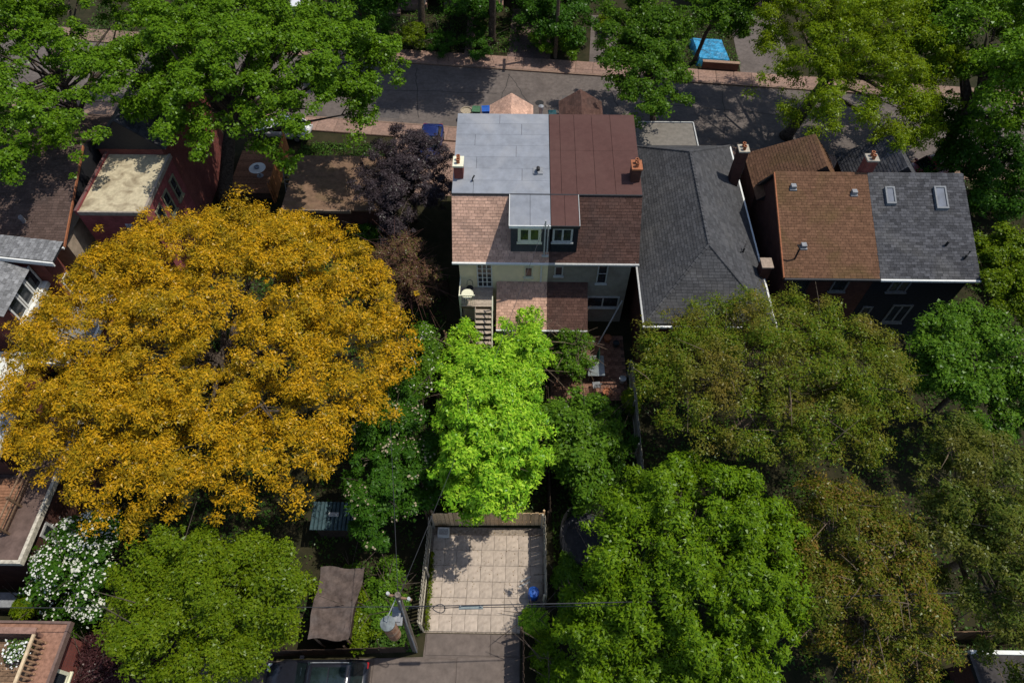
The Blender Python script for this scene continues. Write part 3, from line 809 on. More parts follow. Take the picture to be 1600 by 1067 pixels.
# upper gable roof over the taller block
zt = lambda x: 6.75 + (-25.3 - x) * 0.16
MB().prism([(-25.6, 24.75, zt(-25.6)), (-38, 24.75, zt(-38)), (-38, 24.75, zt(-38) - .14), (-25.6, 24.75, zt(-25.6) - .14)], (0, 1.45, 0)).build('upper_roof', BLACKTRIM, hc)
shingles(hc, [(-25.58, 24.73, zt(-25.58) + .01), (-25.58, 26.22, zt(-25.58) + .01), (-38, 26.22, zt(-38) + .01), (-38, 24.73, zt(-38) + .01)], SH_LGREY, name='upper_shingles', seed=122)
MB().prism([(-25.56, 24.62, zt(-25.56) - .02), (-38, 24.62, zt(-38) - .02), (-38, 24.62, zt(-38) - .28), (-25.56, 24.62, zt(-25.56) - .28)], (0, .09, 0)).build('bargeboard', WHITE, hc)
window(hc, '+x', 25.15, 25.85, 2.9, 4.6, -26.5, WHITE, 0, 1, .1)
box('porch_wall', -26.49, -25.0, 21.2, 25.6, 0, 2.4, BRICK_RED, hc)
box('porch_roof', -27.28, -24.7, 20.9, 25.9, 2.42, 2.56, SH_LGREY, hc)
MB().box(-24.7, -24.55, 20.9, 25.9, 2.3, 2.62).box(-27.2, -24.7, 20.78, 20.9, 2.3, 2.62).build('porch_fascia', WHITE, hc)
box('porch_wing', -29.5, -27.6, 17.6, 21.1, 0, 3.0, BRICK_RED, hc)
box('porch_wing_roof', -29.9, -27.3, 17.3, 21.2, 3.01, 3.15, WHITE, hc)

hd = thing('terrace_house', 'brick house with flat dark roof and timber roof terrace at the left edge', 'house', (-26, 12, 0))
box('wall', -34, -21.85, 9.1, 16.0, 0, 4.85, BRICK_DARK, hd)
box('flat_roof', -34, -21.75, 9.0, 16.1, 4.86, 4.98, mat('brown_flat_roof', (0.11, 0.075, 0.062), .95, .15, scale=2, bump=.3), hd)
MB().box(-34, -21.6, 8.85, 9.0, 4.75, 5.06).box(-21.75, -21.6, 9.0, 16.1, 4.75, 5.06).build('gutter', mat('dirty_cream_trim', (0.42, 0.38, 0.30), .7, .2), hd)
for i in range(17):
    y = 10.2 + i * .15
    box('terrace_board', -27, -22.75, y, y + .135, 5.1, 5.14, DECKWOOD, hd)
for i in range(3):
    box('terrace_rail', -22.72, -22.66, 10.1, 12.8, 5.3 + i * .3, 5.36 + i * .3, WOOD, hd)
for y in (10.12, 11.4, 12.7):
    box('terrace_post', -22.74, -22.64, y, y + .09, 4.99, 6.1, WOOD, hd)
box('upper_wall', -34, -23.4, 13.0, 15.9, 4.99, 7.0, BRICK_DARK, hd)
box('upper_roof', -34, -23.2, 12.8, 16.0, 7.01, 7.12, mat('white_grey_roof', (0.36, 0.38, 0.40), .9, .2, scale=2.5), hd)
MB().box(-23.2, -23.1, 12.8, 16.0, 6.95, 7.2).box(-34, -23.1, 12.7, 12.8, 6.95, 7.2).build('upper_trim', MATS['dirty_cream_trim'], hd)
window(hd, '+x', 10.35, 11.05, 3.1, 4.2, -21.85, DULLWHITE, 0, 0, .12)
ub = thing('utility_box', 'grey metal cabinet on the ground below the dark flat roof', 'cabinet', (-24.3, 8.3, 0))
box('cabinet', -24.95, -23.7, 8.0, 8.6, .1, 1.0, GALV, ub)
box('cabinet_lid', -25.0, -23.65, 7.95, 8.65, 1.001, 1.06, METAL, ub)
box('cabinet_foot', -24.9, -23.75, 8.05, 8.55, 0, .1, BLACKTRIM, ub)

he = thing('balcony_house', 'red brick house with balustraded roof balcony in the bottom left corner', 'house', (-22, 3, 0))
box('wall', -32, -19.45, -3, 6.3, 0, 3.85, BRICK_RED, he)
box('roof_slab', -32, -19.15, -3, 6.62, 3.86, 4.0, mat('balcony_brown_trim', (0.24, 0.13, 0.09), .85, .15), he)
MB().box(-19.15, -19.03, -3, 6.72, 3.8, 4.1).box(-32, -19.15, 6.62, 6.72, 3.8, 4.1).build('gutter', BRICK_BROWN if False else mat('brown_gutter', (0.13, 0.085, 0.07), .7, .1), he)
for i in range(40):
    y = -1.2 + i * .18
    if y < 5.85:
        box('deck_board', -27, -20.0, y, y + .165, 4.03, 4.07, WOOD, he)
box('balcony_wall', -27, -20.05, 6.05, 6.2, 4.001, 5.0, mat('balcony_parapet', (0.22, 0.13, 0.10), .85, .15), he)
box('parapet_cap', -27, -19.75, 6.0, 6.25, 5.001, 5.07, MATS['balcony_parapet'], he)
box('handrail', -19.86, -19.74, -1.2, 5.99, 4.98, 5.06, mat('pale_rail', (0.50, 0.38, 0.24), .8, .1), he)
bal = MB().lathe([(.05, 0), (.05, .08), (.03, .12), (.055, .35), (.035, .62), (.03, .78), (.05, .82), (.05, .96)], (0, 0, 0), 8)
bme = bpy.data.meshes.new('baluster_mesh'); bme.from_pydata(bal.v, [], bal.f); bme.materials.append(mat('baluster_wood', (0.33, 0.20, 0.12), .8, .15))
for i in range(30):
    piece('baluster', bme, (-19.8, 5.85 - i * .2, 4.011), he)
window(he, '+x', 3.9, 5.0, 2.2, 3.5, -19.45, CREAMPAINT, 0, 0, .14)

# ---- garage, deck
gr = thing('garage', 'low garage with mottled brown flat roof between maple and plum tree', 'garage', (-12.4, 35.7, 0))
box('wall', -15.6, -9.2, 33.2, 38.2, 0, 2.68, BRICK_DARK, gr)
box('flat_roof', -15.85, -9.0, 33.02, 38.45, 2.7, 2.82, RUSTROOF, gr)
MB().box(-15.9, -13.0, 32.92, 33.02, 2.62, 2.86).box(-12.96, -11.2, 32.92, 33.02, 2.6, 2.83).build('coping', mat('garage_coping', (0.20, 0.15, 0.11), .85, .15), gr)
dk = thing('garden_deck', 'timber garden deck under the big maple', 'deck', (-19.5, 39.3, 0))
for i in range(32):
    y = 37.0 + i * .145
    box('deck_board', -21.2, -18.05, y, y + .13, .55, .59, DECKWOOD, dk)
box('skirt', -21.15, -18.1, 37.02, 41.6, 0, .548, DARKWOOD, dk)
tb = thing('round_table', 'white round garden table on the timber deck', 'table', (-19.2, 38.8, .59))
MB().lathe([(.55, 0), (.60, .02), (.60, .04), (.12, .06), (.10, .05)], (-19.2, 38.8, 1.30), 24).build('tabletop', WHITE, tb)
MB().lathe([(.25, 0), (.25, .03), (.04, .05), (.04, .70), (.2, .71)], (-19.2, 38.8, .59), 12).build('pedestal', METAL, tb)
MB().lathe([(.16, 0), (.2, .1), (.17, .14), (.05, .1)], (-19.2, 38.8, 1.361), 12).build('centre_bowl', mat('slate_bowl', (.12, .14, .17), .5), tb)
lad = thing('ladder', 'aluminium ladder leaning on the orange fence beside the garage', 'ladder', (-16.9, 37.2, 0))
for s in (0, .4):
    MB().tube([(-16.95 + s, 36.9, 0), (-16.95 + s, 38.2, 2.6)], .035, 6).build('rail', METAL, lad)
for i in range(8):
    t = (i + .7) / 9
    MB().tube([(-16.95, 36.9 + 1.3 * t, 2.6 * t), (-16.55, 36.9 + 1.3 * t, 2.6 * t)], .025, 6).build('rung', METAL, lad)

# ---- houses on the far side of the street
def far_house(label, x0, x1, y0, wm, shm, seed):
    h = thing('street_house', label, 'house', ((x0 + x1) / 2, y0 + 5, 0), 'houses across the street')
    xm = (x0 + x1) / 2
    MB().prism([(x0, y0, 0), (x1, y0, 0), (x1, y0, 6.2), (xm, y0, 9.2), (x0, y0, 6.2)], (0, 11, 0)).build('wall', wm, h)
    MB().prism([(x0 - .3, y0 - .4, 5.95), (xm, y0 - .4, 9.3), (xm, y0 - .4, 9.42), (x0 - .3, y0 - .4, 6.07)], (0, 11.8, 0)).build('roof', shm, h)
    MB().prism([(x1 + .3, y0 - .4, 5.95), (xm, y0 - .4, 9.3), (xm, y0 - .4, 9.42), (x1 + .3, y0 - .4, 6.07)], (0, 11.8, 0)).build('roof', shm, h)
    box('porch_floor', x0 + .3, x1 - .3, y0 - 1.9, y0 - .001, 0, .6, WALKC, h)
    box('porch_roof', x0 + .1, x1 - .1, y0 - 2.1, y0 - .002, 2.9, 3.1, shm, h)
    for x in (x0 + .5, xm, x1 - .5):
        box('porch_post', x - .09, x + .09, y0 - 1.85, y0 - 1.67, .601, 2.9, DULLWHITE, h)
    for i in range(3):
        box('step', xm - .7, xm + .7, y0 - 2.9 + i * .3, y0 - 1.91, .001 + i * .2, .2 + i * .2, WALKC, h)
    window(h, '-y', x0 + .8, x0 + 2.2, 1.4, 2.7, y0, DULLWHITE, 1, 0, .1)
    window(h, '-y', x0 + .8, x0 + 2.2, 4.0, 5.5, y0, DULLWHITE, 1, 0, .1)
    window(h, '-y', x1 - 2.2, x1 - .8, 4.0, 5.5, y0, DULLWHITE, 1, 0, .1)
    box('front_door', xm + .3, xm + 1.2, y0 - .05, y0 - .002, .61, 2.6, mat('maroon_door', (.16, .02, .02), .5), h)
    return h
far_house('dark brick house with porch at the top edge left of the path', -15.5, -8.6, 64.5, BRICK_DARK, SH_CHAR, 1)
far_house('red brick house with porch at the top edge behind the round bush', -7.6, -1.4, 64.5, BRICK_RED, SH_BROWN, 2)
far_house('brown brick house with porch at the top edge behind the brick driveway', 0.2, 6.6, 64.8, BRICK_BROWN, SH_CHAR, 3)
far_house('dark brick house with porch at the top edge right of the blue tarpaulin', 17.5, 24.5, 65, BRICK_DARK, SH_GREY, 4)

# ================================================================== FENCES AND WALLS
def board_fence(name, label, p0, p1, h, m, bw=.15, gap=.012, th=.022, jitter=.02, seed=0, cat='fence', posts=True, lean=0):
    p0 = Vector((*p0, 0)); p1 = Vector((*p1, 0))
    L = (p1 - p0).length; d = (p1 - p0) / L; n = int(L / bw); a = math.atan2(d.y, d.x)
    nrm = Vector((-d.y, d.x, 0))
    t = thing(name, label, cat, p0)
    rn = random.Random(seed)
    me = bevel_box_mesh('fence_board_mesh', bw - gap, th, h, .006, m)
    for i in range(n):
        c = p0 + d * (bw * (i + .5))
        piece('board', me, c + Vector((0, 0, rn.uniform(.02, .02 + jitter))), t, (rn.uniform(-.012, .012) + lean, rn.uniform(-.01, .01), a))
    for z in (.3, h - .3):
        q = MB(); e0 = p0 + nrm * .025 + Vector((0, 0, z)); e1 = p1 + nrm * .025 + Vector((0, 0, z))
        q.prism([e0, e0 + nrm * .04, e0 + nrm * .04 + Vector((0, 0, .09)), e0 + Vector((0, 0, .09))], e1 - e0)
        q.build('rail', m, t)
    if posts:
        k = max(1, int(L / 2.2))
        for i in range(k + 1):
            c = p0 + d * (L * i / k) + nrm * .12
            MB().tube([c, c + Vector((0, 0, h + .06))], .06, 4).build('post', m, t)
    return t
board_fence('board_fence', 'tan board fence across the back of the paved parking pad', (-4.25, 12.62), (1.45, 12.72), 1.75, FENCEWOOD, .21, .016, seed=1, jitter=.05)
board_fence('board_fence', 'weathered grey picket fence along the left of the parking pad', (-4.38, 12.5), (-4.5, 7.4), 1.6, GREYWOOD, .17, .06, seed=2)
board_fence('board_fence', 'thin grey fence along the right of the parking pad behind blue barrel', (1.52, 8.7), (1.5, 12.6), 1.8, GREYWOOD, .15, .008, seed=3)
board_fence('board_fence', 'short pale fence slanting across the corner of the parking pad', (0.35, 7.72), (1.48, 8.62), .5, GREYWOOD, .15, .01, seed=4, posts=False)
board_fence('board_fence', 'brown boundary fence left of the lime green tree', (-4.45, 12.75), (-4.3, 24.0), 1.7, WOOD, .2, .01, seed=5)
board_fence('board_fence', 'dark boundary fence right of the lime green tree', (1.78, 12.8), (1.78, 20.2), 1.7, DARKWOOD, .2, .01, seed=6)
board_fence('board_fence', 'dark timber fence along the right side of the laneway', (0.45, 0.0), (0.45, 7.2), 1.9, DARKWOOD, .16, .01, seed=7)
board_fence('board_fence', 'dark timber retaining fence behind the black car', (-13.5, 6.1), (-5.0, 6.45), 1.15, DARKWOOD, .2, .01, seed=8)
board_fence('board_fence', 'orange brown fence between the deck and the garage', (-17.7, 36.6), (-17.9, 42.5), 1.8, mat('orange_fence', (.32, .13, .05), .85, .15, objvar=.2), .15, .01, seed=9)
board_fence('board_fence', 'grey fence between brick patio and charcoal hip roofed house', (6.72, 14.0), (6.75, 22.0), 1.7, GREYWOOD, .2, .01, seed=10)
board_fence('board_fence', 'dark fence behind the reddish bush left of the grey roofed house', (-15.5, 27.9), (-4.5, 28.1), 1.6, DARKWOOD, .2, .01, seed=11)
board_fence('board_fence', 'dark yard fence right of the skylight house', (27.5, 36.9), (40, 36.6), 1.7, DARKWOOD, .2, .01, seed=12)
board_fence('board_fence', 'side yard fence running back from the skylight house', (29.8, 36.6), (31.3, 27.0), 1.6, DARKWOOD, .2, .01, seed=13)
bw_ = thing('brick_wall', 'low red brown brick garden wall in front of the blue tarpaulin', 'wall', (17.2, 53.6, 0))
MB().prism([(15.7, yf(15.7) + 2.02, 0), (18.7, yf(18.7) + 2.02, 0), (18.7, yf(18.7) + 2.3, 0), (15.7, yf(15.7) + 2.3, 0)], (0, 0, .75)).build('wall', BRICK_BROWN, bw_)
MB().prism([(15.65, yf(15.65) + 1.98, .751), (18.75, yf(18.75) + 1.98, .751), (18.75, yf(18.75) + 2.34, .751), (15.65, yf(15.65) + 2.34, .751)], (0, 0, .07)).build('coping', mat('wall_coping', (.26, .17, .12), .9), bw_)
# tarpaulin, draped and crumpled
rn = random.Random(9)
nv = 26
V = []; F = []
for j in range(nv):
    for i in range(nv):
        u_ = i / (nv - 1); v_ = j / (nv - 1)
        e = min(u_, 1 - u_, v_, 1 - v_)
        z = .02 + .62 * min(1, e / .06) + rn.uniform(-.015, .02) + .03 * math.sin(9 * u_ + 5 * v_) * math.sin(7 * v_ - 3 * u_)
        V.append((15.3 + 3.0 * u_ - .25 * v_, 54.0 - .1 * (3 * u_) + 3.6 * v_, max(.015, z)))
for j in range(nv - 1):
    for i in range(nv - 1):
        a = j * nv + i
        F.append((a, a + 1, a + nv + 1, a + nv))
tp = tag(mesh_obj('tarpaulin', V, F, TARP, None), 'crumpled bright blue tarpaulin behind the low brick wall across the street', 'tarpaulin')

# ================================================================== YARD THINGS
# sheeted shed by the lane
sh = thing('garden_shed', 'garden shed under a sagging grey brown roof sheet behind the black car', 'shed', (-8.3, 8.0, 0))
box('wall', -9.0, -7.55, 6.75, 9.5, 0, 2.0, DARKWOOD, sh)
V = []; F = []; nx, ny = 15, 24
for j in range(ny):
    for i in range(nx):
        u_ = i / (nx - 1); v_ = j / (ny - 1)
        x = -9.25 + 1.95 * u_ + .35 * (v_ - .5) * (1 if u_ > .8 else .3) + .05 * math.sin(9 * v_ + 1)
        y = 6.5 + 3.2 * v_ + .06 * math.sin(7 * u_)
        z = 2.28 - .16 * math.sin(math.pi * u_) * math.sin(math.pi * v_) + .035 * math.sin(26 * v_ + 3 * u_) + rn.uniform(-.015, .015)
        V.append((x, y, z))
for j in range(ny - 1):
    for i in range(nx - 1):
        a = j * nx + i
        F.append((a, a + 1, a + nx + 1, a + nx))
rs = mesh_obj('roof_sheet', V, F, mat('brown_sheet', (.085, .064, .055), .9, .2, scale=3, stain=(.13, .11, .10), stain_scale=1.2), sh)
sm = rs.modifiers.new('solid', 'SOLIDIFY'); sm.thickness = .03
for x, y in ((-9.0, 6.6), (-7.6, 6.6), (-9.0, 9.5), (-7.6, 9.5)):
    MB().tube([(x, y, 0), (x, y, 2.15)], .05, 6).build('post', WOOD, sh)
bs = thing('garden_shed', 'low shed with blue green ribbed metal roof under the golden tree', 'shed', (-9.0, 12.4, 0))
box('wall', -10.1, -7.8, 11.9, 12.9, 0, 1.8, DARKWOOD, bs)
TEALROOF = mat('teal_ribbed_metal', (.035, .065, .072), .5, .15)
for i in range(13):
    x = -10.25 + i * .2
    MB().prism([(x, 11.65, 1.82), (x + .19, 11.65, 1.82), (x + .15, 11.65, 1.9), (x + .04, 11.65, 1.9)], (0, 1.4, .15)).build('roof_rib', TEALROOF, bs)
box('roof_hatch', -9.35, -8.85, 12.3, 12.5, 2.0, 2.06, DULLWHITE, bs)
MB().lathe([(.35, 0), (.42, .5), (.38, .62), (.0, .66)], (-9.2, 9.9, 0), 14).build('rain_barrel', PLASTIC_DARK, None)
o = bpy.data.objects['rain_barrel']; tag(o, 'dark round barrel beside the sheeted shed', 'barrel')

gq = thing('garage', 'dark flat roofed garage with white edge in the bottom right corner', 'garage', (22.5, 4.5, 0))
box('wall', 20.3, 27.0, 0.5, 6.1, 0, 2.35, BRICK_DARK, gq)
box('flat_roof', 20.15, 27.2, 0.3, 6.25, 2.36, 2.46, DARKFLAT, gq)
MB().box(20.1, 27.2, 6.25, 6.42, 2.3, 2.56).build('edge_trim', WHITE, gq)
MB().box(20.02, 20.15, 0.3, 6.25, 2.3, 2.53).build('gutter', BLACKTRIM, gq)
board_fence('board_fence', 'brown board fence behind the dark garage at the bottom right', (18.0, 7.3), (27.0, 7.5), 1.7, WOOD, .2, .01, seed=14)

# trampoline
tr = thing('trampoline', 'round black netted trampoline half under the bright green tree', 'trampoline', (3.6, 11.75, 0))
c = (3.6, 11.75); rr = 1.3
ring = [(c[0] + rr * math.cos(a), c[1] + rr * math.sin(a), .8) for a in np.linspace(0, 2 * math.pi, 33)]
MB().tube(ring, .045, 6, False).build('frame', PIPEBLACK, tr)
MB().lathe([(1.05, 0), (.6, -.04), (.0, -.05)], (c[0], c[1], .78), 24).build('jumping_mat', mat('trampoline_black', (.022, .022, .026), .7, .2), tr)
V = []; F = []
for i in range(32):
    a = 2 * math.pi * i / 32
    V += [(c[0] + 1.06 * math.cos(a), c[1] + 1.06 * math.sin(a), .79), (c[0] + 1.36 * math.cos(a), c[1] + 1.36 * math.sin(a), .84)]
for i in range(32):
    j = (i + 1) % 32
    F.append((2 * i, 2 * i + 1, 2 * j + 1, 2 * j))
mesh_obj('edge_pad', V, F, mat('edge_pad_black', (.03, .03, .036), .6, .1), tr)
for i in range(6):
    a = 2 * math.pi * i / 6 + .3
    x, y = c[0] + 1.38 * math.cos(a), c[1] + 1.38 * math.sin(a)
    MB().tube([(x, y, 0), (x, y, 2.0), (x - .06 * math.cos(a), y - .06 * math.sin(a), 2.3)], .03, 6).build('net_pole', PIPEBLACK, tr)
net = MB()
for z in np.arange(1.0, 2.3, .16):
    net.tube([(c[0] + 1.36 * math.cos(a), c[1] + 1.36 * math.sin(a), z + .06 * math.sin(6 * a)) for a in np.linspace(0, 2 * math.pi, 25)], .010, 3, False)
for a in np.linspace(0, 2 * math.pi, 49):
    net.tube([(c[0] + 1.36 * math.cos(a), c[1] + 1.36 * math.sin(a), .85), (c[0] + 1.35 * math.cos(a), c[1] + 1.35 * math.sin(a), 2.25)], .008, 3, False)
net.build('net', PIPEBLACK, tr)

# parking-pad things
def barrel(name, label, x, y, r, h, m, lidm, cat, group=None):
    t = thing(name, label, cat, (x, y, .07), group)
    MB().lathe([(r * .82, 0), (r * .92, h * .1), (r, h * .5), (r * .95, h * .92), (r * .85, h)], (x, y, .07), 18).build('body', m, t)
    MB().lathe([(r * .98, 0), (r * 1.02, .03), (r * .98, .07), (r * .6, .10), (.01, .11)], (x, y, .07 + h + .002), 18).build('lid', lidm, t)
    return t
barrel('barrel', 'blue lidded barrel on the paved pad against right fence', 0.92, 9.05, .27, .85, PLASTIC_BLUE, PLASTIC_BLUE, 'barrel')
bb = thing('storage_bin', 'black low bin in front of the blue barrel on the paved pad', 'bin', (.98, 8.45, .07))
box('body', .74, 1.24, 8.22, 8.68, .07, .55, PLASTIC_DARK, bb)
box('lid', .71, 1.27, 8.19, 8.71, .551, .6, BLACKTRIM, bb)
pb = thing('planter_box', 'pale concrete box in the top left corner of the paved pad', 'planter', (-3.75, 12.15, .07))
mb = MB().box(-4.02, -3.42, 11.95, 12.02, .07, .4).box(-4.02, -3.42, 12.33, 12.4, .07, .4).box(-4.02, -3.95, 12.02, 12.33, .07, .4).box(-3.49, -3.42, 12.02, 12.33, .07, .4)
mb.build('walls', mat('pale_concrete', (.55, .54, .50), .9, .08), pb)
box('fill', -3.949, -3.491, 12.021, 12.329, .08, .36, mat('grey_gravel', (.34, .33, .31), .95, .2, scale=30), pb)
for i, (x, y, l, a, lb) in enumerate(((.55, 9.9, .55, .5, 'upper'), (.5, 9.65, .62, .45, 'lower'))):
    s = MB().box(-l / 2, l / 2, -.035, .035, 0, .04)
    me_ = bpy.data.meshes.new('plank_mesh'); me_.from_pydata(s.v, [], s.f); me_.materials.append(DULLWHITE)
    o = piece('plank', me_, (x, y, .085), None, (0, 0, a))
    tag(o, f'pale stick lying on the shaded slabs by the right fence, the {lb} one', 'stick')

# patio of the maroon-roofed house
gt = thing('glass_table', 'rectangular glass garden table on the brick patio', 'table', (4.7, 22.3, .06))
box('tabletop', 4.2, 5.2, 21.55, 23.0, .76, .78, mat('table_glass', (.16, .18, .18), .15, .1, spec=.6), gt)
for x in (4.27, 5.09):
    for y in (21.62, 22.9):
        box('leg', x, x + .04, y, y + .04, .06, .759, METAL, gt)
def chair(label, x, y, rz):
    t = thing('garden_chair', label, 'chair', (x, y, .06), 'garden chairs on the brick patio', rz)
    ORG[t.name] = Vector((0, 0, 0))
    for i in range(5):
        box('seat_slat', -.22, .22, -.2 + i * .085, -.13 + i * .085, .43, .45, METAL, t)
        box('back_slat', -.2 + i * .085, -.16 + i * .085, .23, .25, .5, .9, METAL, t)
    box('back_rail', -.23, .23, .225, .255, .9, .94, METAL, t)
    for a in (-.22, .19):
        for b in (-.22, .2):
            box('leg', a, a + .03, b, b + .03, 0, .43, METAL, t)
    return t
chair('grey metal garden chair left of the glass table, farther one', 3.75, 22.75, R(80))
chair('grey metal garden chair left of the glass table, nearer one', 3.7, 21.9, R(105))
chair('grey metal garden chair at the near end of the glass table', 4.7, 21.1, R(185))
um = thing('parasol', 'folded green parasol standing through the glass table', 'parasol', (4.75, 22.4, .06))
MB().lathe([(.22, 0), (.22, .06), (.03, .1), (.025, 2.2)], (4.75, 22.4, .06), 10).build('pole', METAL, um)
MB().lathe([(.05, .95), (.13, 1.1), (.09, 1.8), (.02, 2.35)], (4.75, 22.4, .06), 10).build('folded_canopy', mat('green_canvas', (.03, .08, .05), .8), um)
lp = MB().tube([P(972, 470, 2.6), P(934, 538, .12)], .045, 8).build('long_pole', DULLWHITE, None)
tag(lp, 'long pale pole leaning diagonally behind the maroon roofed house', 'pole')
for i, (x, y, r, m, lb) in enumerate(((5.6, 24.6, .22, TERRACOTTA, 'terracotta plant pot nearest the maroon roofed house back wall'), (6.1, 24.2, .18, PLASTIC_DARK, 'black plant pot by the grey fence near the long pole'),
                                      (5.3, 20.7, .25, TERRACOTTA, 'terracotta plant pot at the near edge of the brick patio'), (6.3, 21.6, .2, DULLWHITE, 'pale plant pot beside the grey fence on the patio'))):
    t = thing('plant_pot', lb, 'pot', (x, y, .06), 'pots on the brick patio')
    MB().lathe([(r * .7, 0), (r, .34), (r * 1.08, .34), (r * 1.08, .4), (r * .9, .4), (r * .88, .33)], (x, y, .06), 14).build('pot', m, t)
sack = thing('toy_cart', 'red and white toy cart near the trampoline side of the patio', 'toy', (4.85, 19.9, 0))
MB().box(4.6, 5.15, 19.7, 20.05, .15, .42).build('tub', mat('red_plastic', (.42, .05, .03), .5), sack)
MB().box(4.66, 4.9, 19.72, 20.0, .421, .55).build('white_load', WHITE, sack)
for x in (4.7, 5.05):
    for y in (19.66, 20.04):
        MB().tube([(x, y, .12), (x, y + .05, .12)], .12, 10).build('wheel', RUBBER, sack)
bp_ = thing('branch_pile', 'heap of cut pale branches below the brick patio', 'branches', (3.9, 19.6, 0))
for i in range(34):
    a = rn.uniform(0, 6.28); l = rn.uniform(.6, 1.6); x = 3.9 + rn.gauss(0, .45); y = 19.7 + rn.gauss(0, .35); z = rn.uniform(.04, .4)
    d = Vector((math.cos(a), math.sin(a), rn.uniform(-.1, .25))) * l / 2
    p = Vector((x, y, z))
    MB().tube([p - d, p + Vector((rn.uniform(-.1, .1), rn.uniform(-.1, .1), .06)), p + d], [.022, .016, .008], 5).build('branch', mat('pale_branch', (.24, .20, .16), .9, .2), bp_)

# landing table and chair
lt = thing('bistro_table', 'round cream bistro table on the stair landing', 'table', (-2.95, 25.0, 3.3))
MB().lathe([(.34, 0), (.36, .015), (.34, .03), (.02, .03)], (-2.95, 25.05, 4.0), 20).build('tabletop', CREAMPAINT, lt)
for i in range(3):
    a = 2.1 * i + .4
    MB().tube([(-2.95 + .28 * math.cos(a), 25.05 + .28 * math.sin(a), 3.3), (-2.95 + .05 * math.cos(a), 25.05 + .05 * math.sin(a), 4.0)], .015, 6).build('leg', METAL, lt)
lc = thing('bistro_chair', 'dark wire bistro chair behind the cream table on the landing', 'chair', (-2.85, 25.7, 3.3))
MB().lathe([(.2, 0), (.21, .02), (.02, .02)], (-2.85, 25.7, 3.75), 14).build('seat', PIPEBLACK, lc)
MB().tube([(-3.03, 25.86, 3.77), (-3.0, 25.9, 4.15), (-2.85, 25.92, 4.25), (-2.7, 25.9, 4.15), (-2.67, 25.86, 3.77)], .015, 6).build('backrest', PIPEBLACK, lc)
for i in range(4):
    a = math.pi / 4 + i * math.pi / 2
    MB().tube([(-2.85 + .21 * math.cos(a), 25.7 + .2 * math.sin(a), 3.3), (-2.85 + .15 * math.cos(a), 25.7 + .15 * math.sin(a), 3.75)], .012, 6).build('leg', PIPEBLACK, lc)

# balcony planters of the corner house
FLO_LEAF = leaf_mat('planter_leaf', ((.05, .10, .02), (.09, .16, .03), (.12, .18, .04)))
def petals(name, c, r, n, L, m, parent, seed, flat=.5):
    rg = np.random.default_rng(seed)
    return leaf_cloud(name, np.array(c) + rg.normal(size=(n, 3)) * np.array([r, r, r * flat]) * .5, L, L * .8, m, parent, rg)
def leaf_cloud(name, pos, L, W, m, parent, rg, nrm=None, radial=None, droop=.15, tri=False):
    n = len(pos)
    if nrm is None:
        nrm = rg.normal(size=(n, 3)) * .6 + np.array([0, 0, 1.0])
    nrm = nrm / np.linalg.norm(nrm, axis=1, keepdims=True)
    t = radial if radial is not None else rg.normal(size=(n, 3))
    t = t - nrm * np.sum(t * nrm, axis=1, keepdims=True)
    t = t / (np.linalg.norm(t, axis=1, keepdims=True) + 1e-9)
    b = np.cross(nrm, t)
    s = rg.uniform(.5, 1.45, size=(n, 1))
    l = L * s / 2; w = W * s / 2
    k = 3 if tri else 4
    v = np.empty((n, k, 3))
    if tri:
        v[:, 0] = pos - t * (l * .75) + b * w
        v[:, 1] = pos + t * l - nrm * (l * droop * 2)
        v[:, 2] = pos - t * (l * .55) - b * w
    else:
        v[:, 0] = pos - t * l
        v[:, 1] = pos + b * w + nrm * (w * .25)
        v[:, 2] = pos + t * l - nrm * (l * droop * 2)
        v[:, 3] = pos - b * w + nrm * (w * .25)
    off = np.array(ORG.get(root_of(parent).name, Vector((0, 0, 0)))) if parent else np.zeros(3)
    v = (v - off).reshape(-1, 3)
    me = bpy.data.meshes.new(name)
    me.vertices.add(k * n); me.loops.add(k * n); me.polygons.add(n)
    me.vertices.foreach_set('co', v.astype(np.float32).ravel())
    me.loops.foreach_set('vertex_index', np.arange(k * n, dtype=np.int32))
    me.polygons.foreach_set('loop_start', np.arange(0, k * n, k, dtype=np.int32))
    me.polygons.foreach_set('loop_total', np.full(n, k, dtype=np.int32))
    me.materials.append(m)
    me.update(calc_edges=True)
    return link(bpy.data.objects.new(name, me), parent)
for lb, x, y, fm, sd in (('planter of white edged flowers on the corner balcony', -20.5, 5.4, WHITE, 1), ('planter of red flowers on the corner balcony', -21.9, 5.1, mat('red_petal', (.45, .04, .03), .7), 2)):
    t = thing('flower_planter', lb, 'planter', (x, y, 4.07))
    MB().lathe([(.22, 0), (.30, .42), (.33, .42), (.33, .47), (.27, .47), (.26, .4)], (x, y, 4.07), 14).build('pot', PLASTIC_DARK, t)
    petals('foliage', (x, y, 4.72), .4, 420, .13, FLO_LEAF, t, sd)['kind'] = 'stuff'
    petals('flowers', (x + .05, y - .1, 4.82), .5, 130, .10, fm, t, sd + 5)['kind'] = 'stuff'

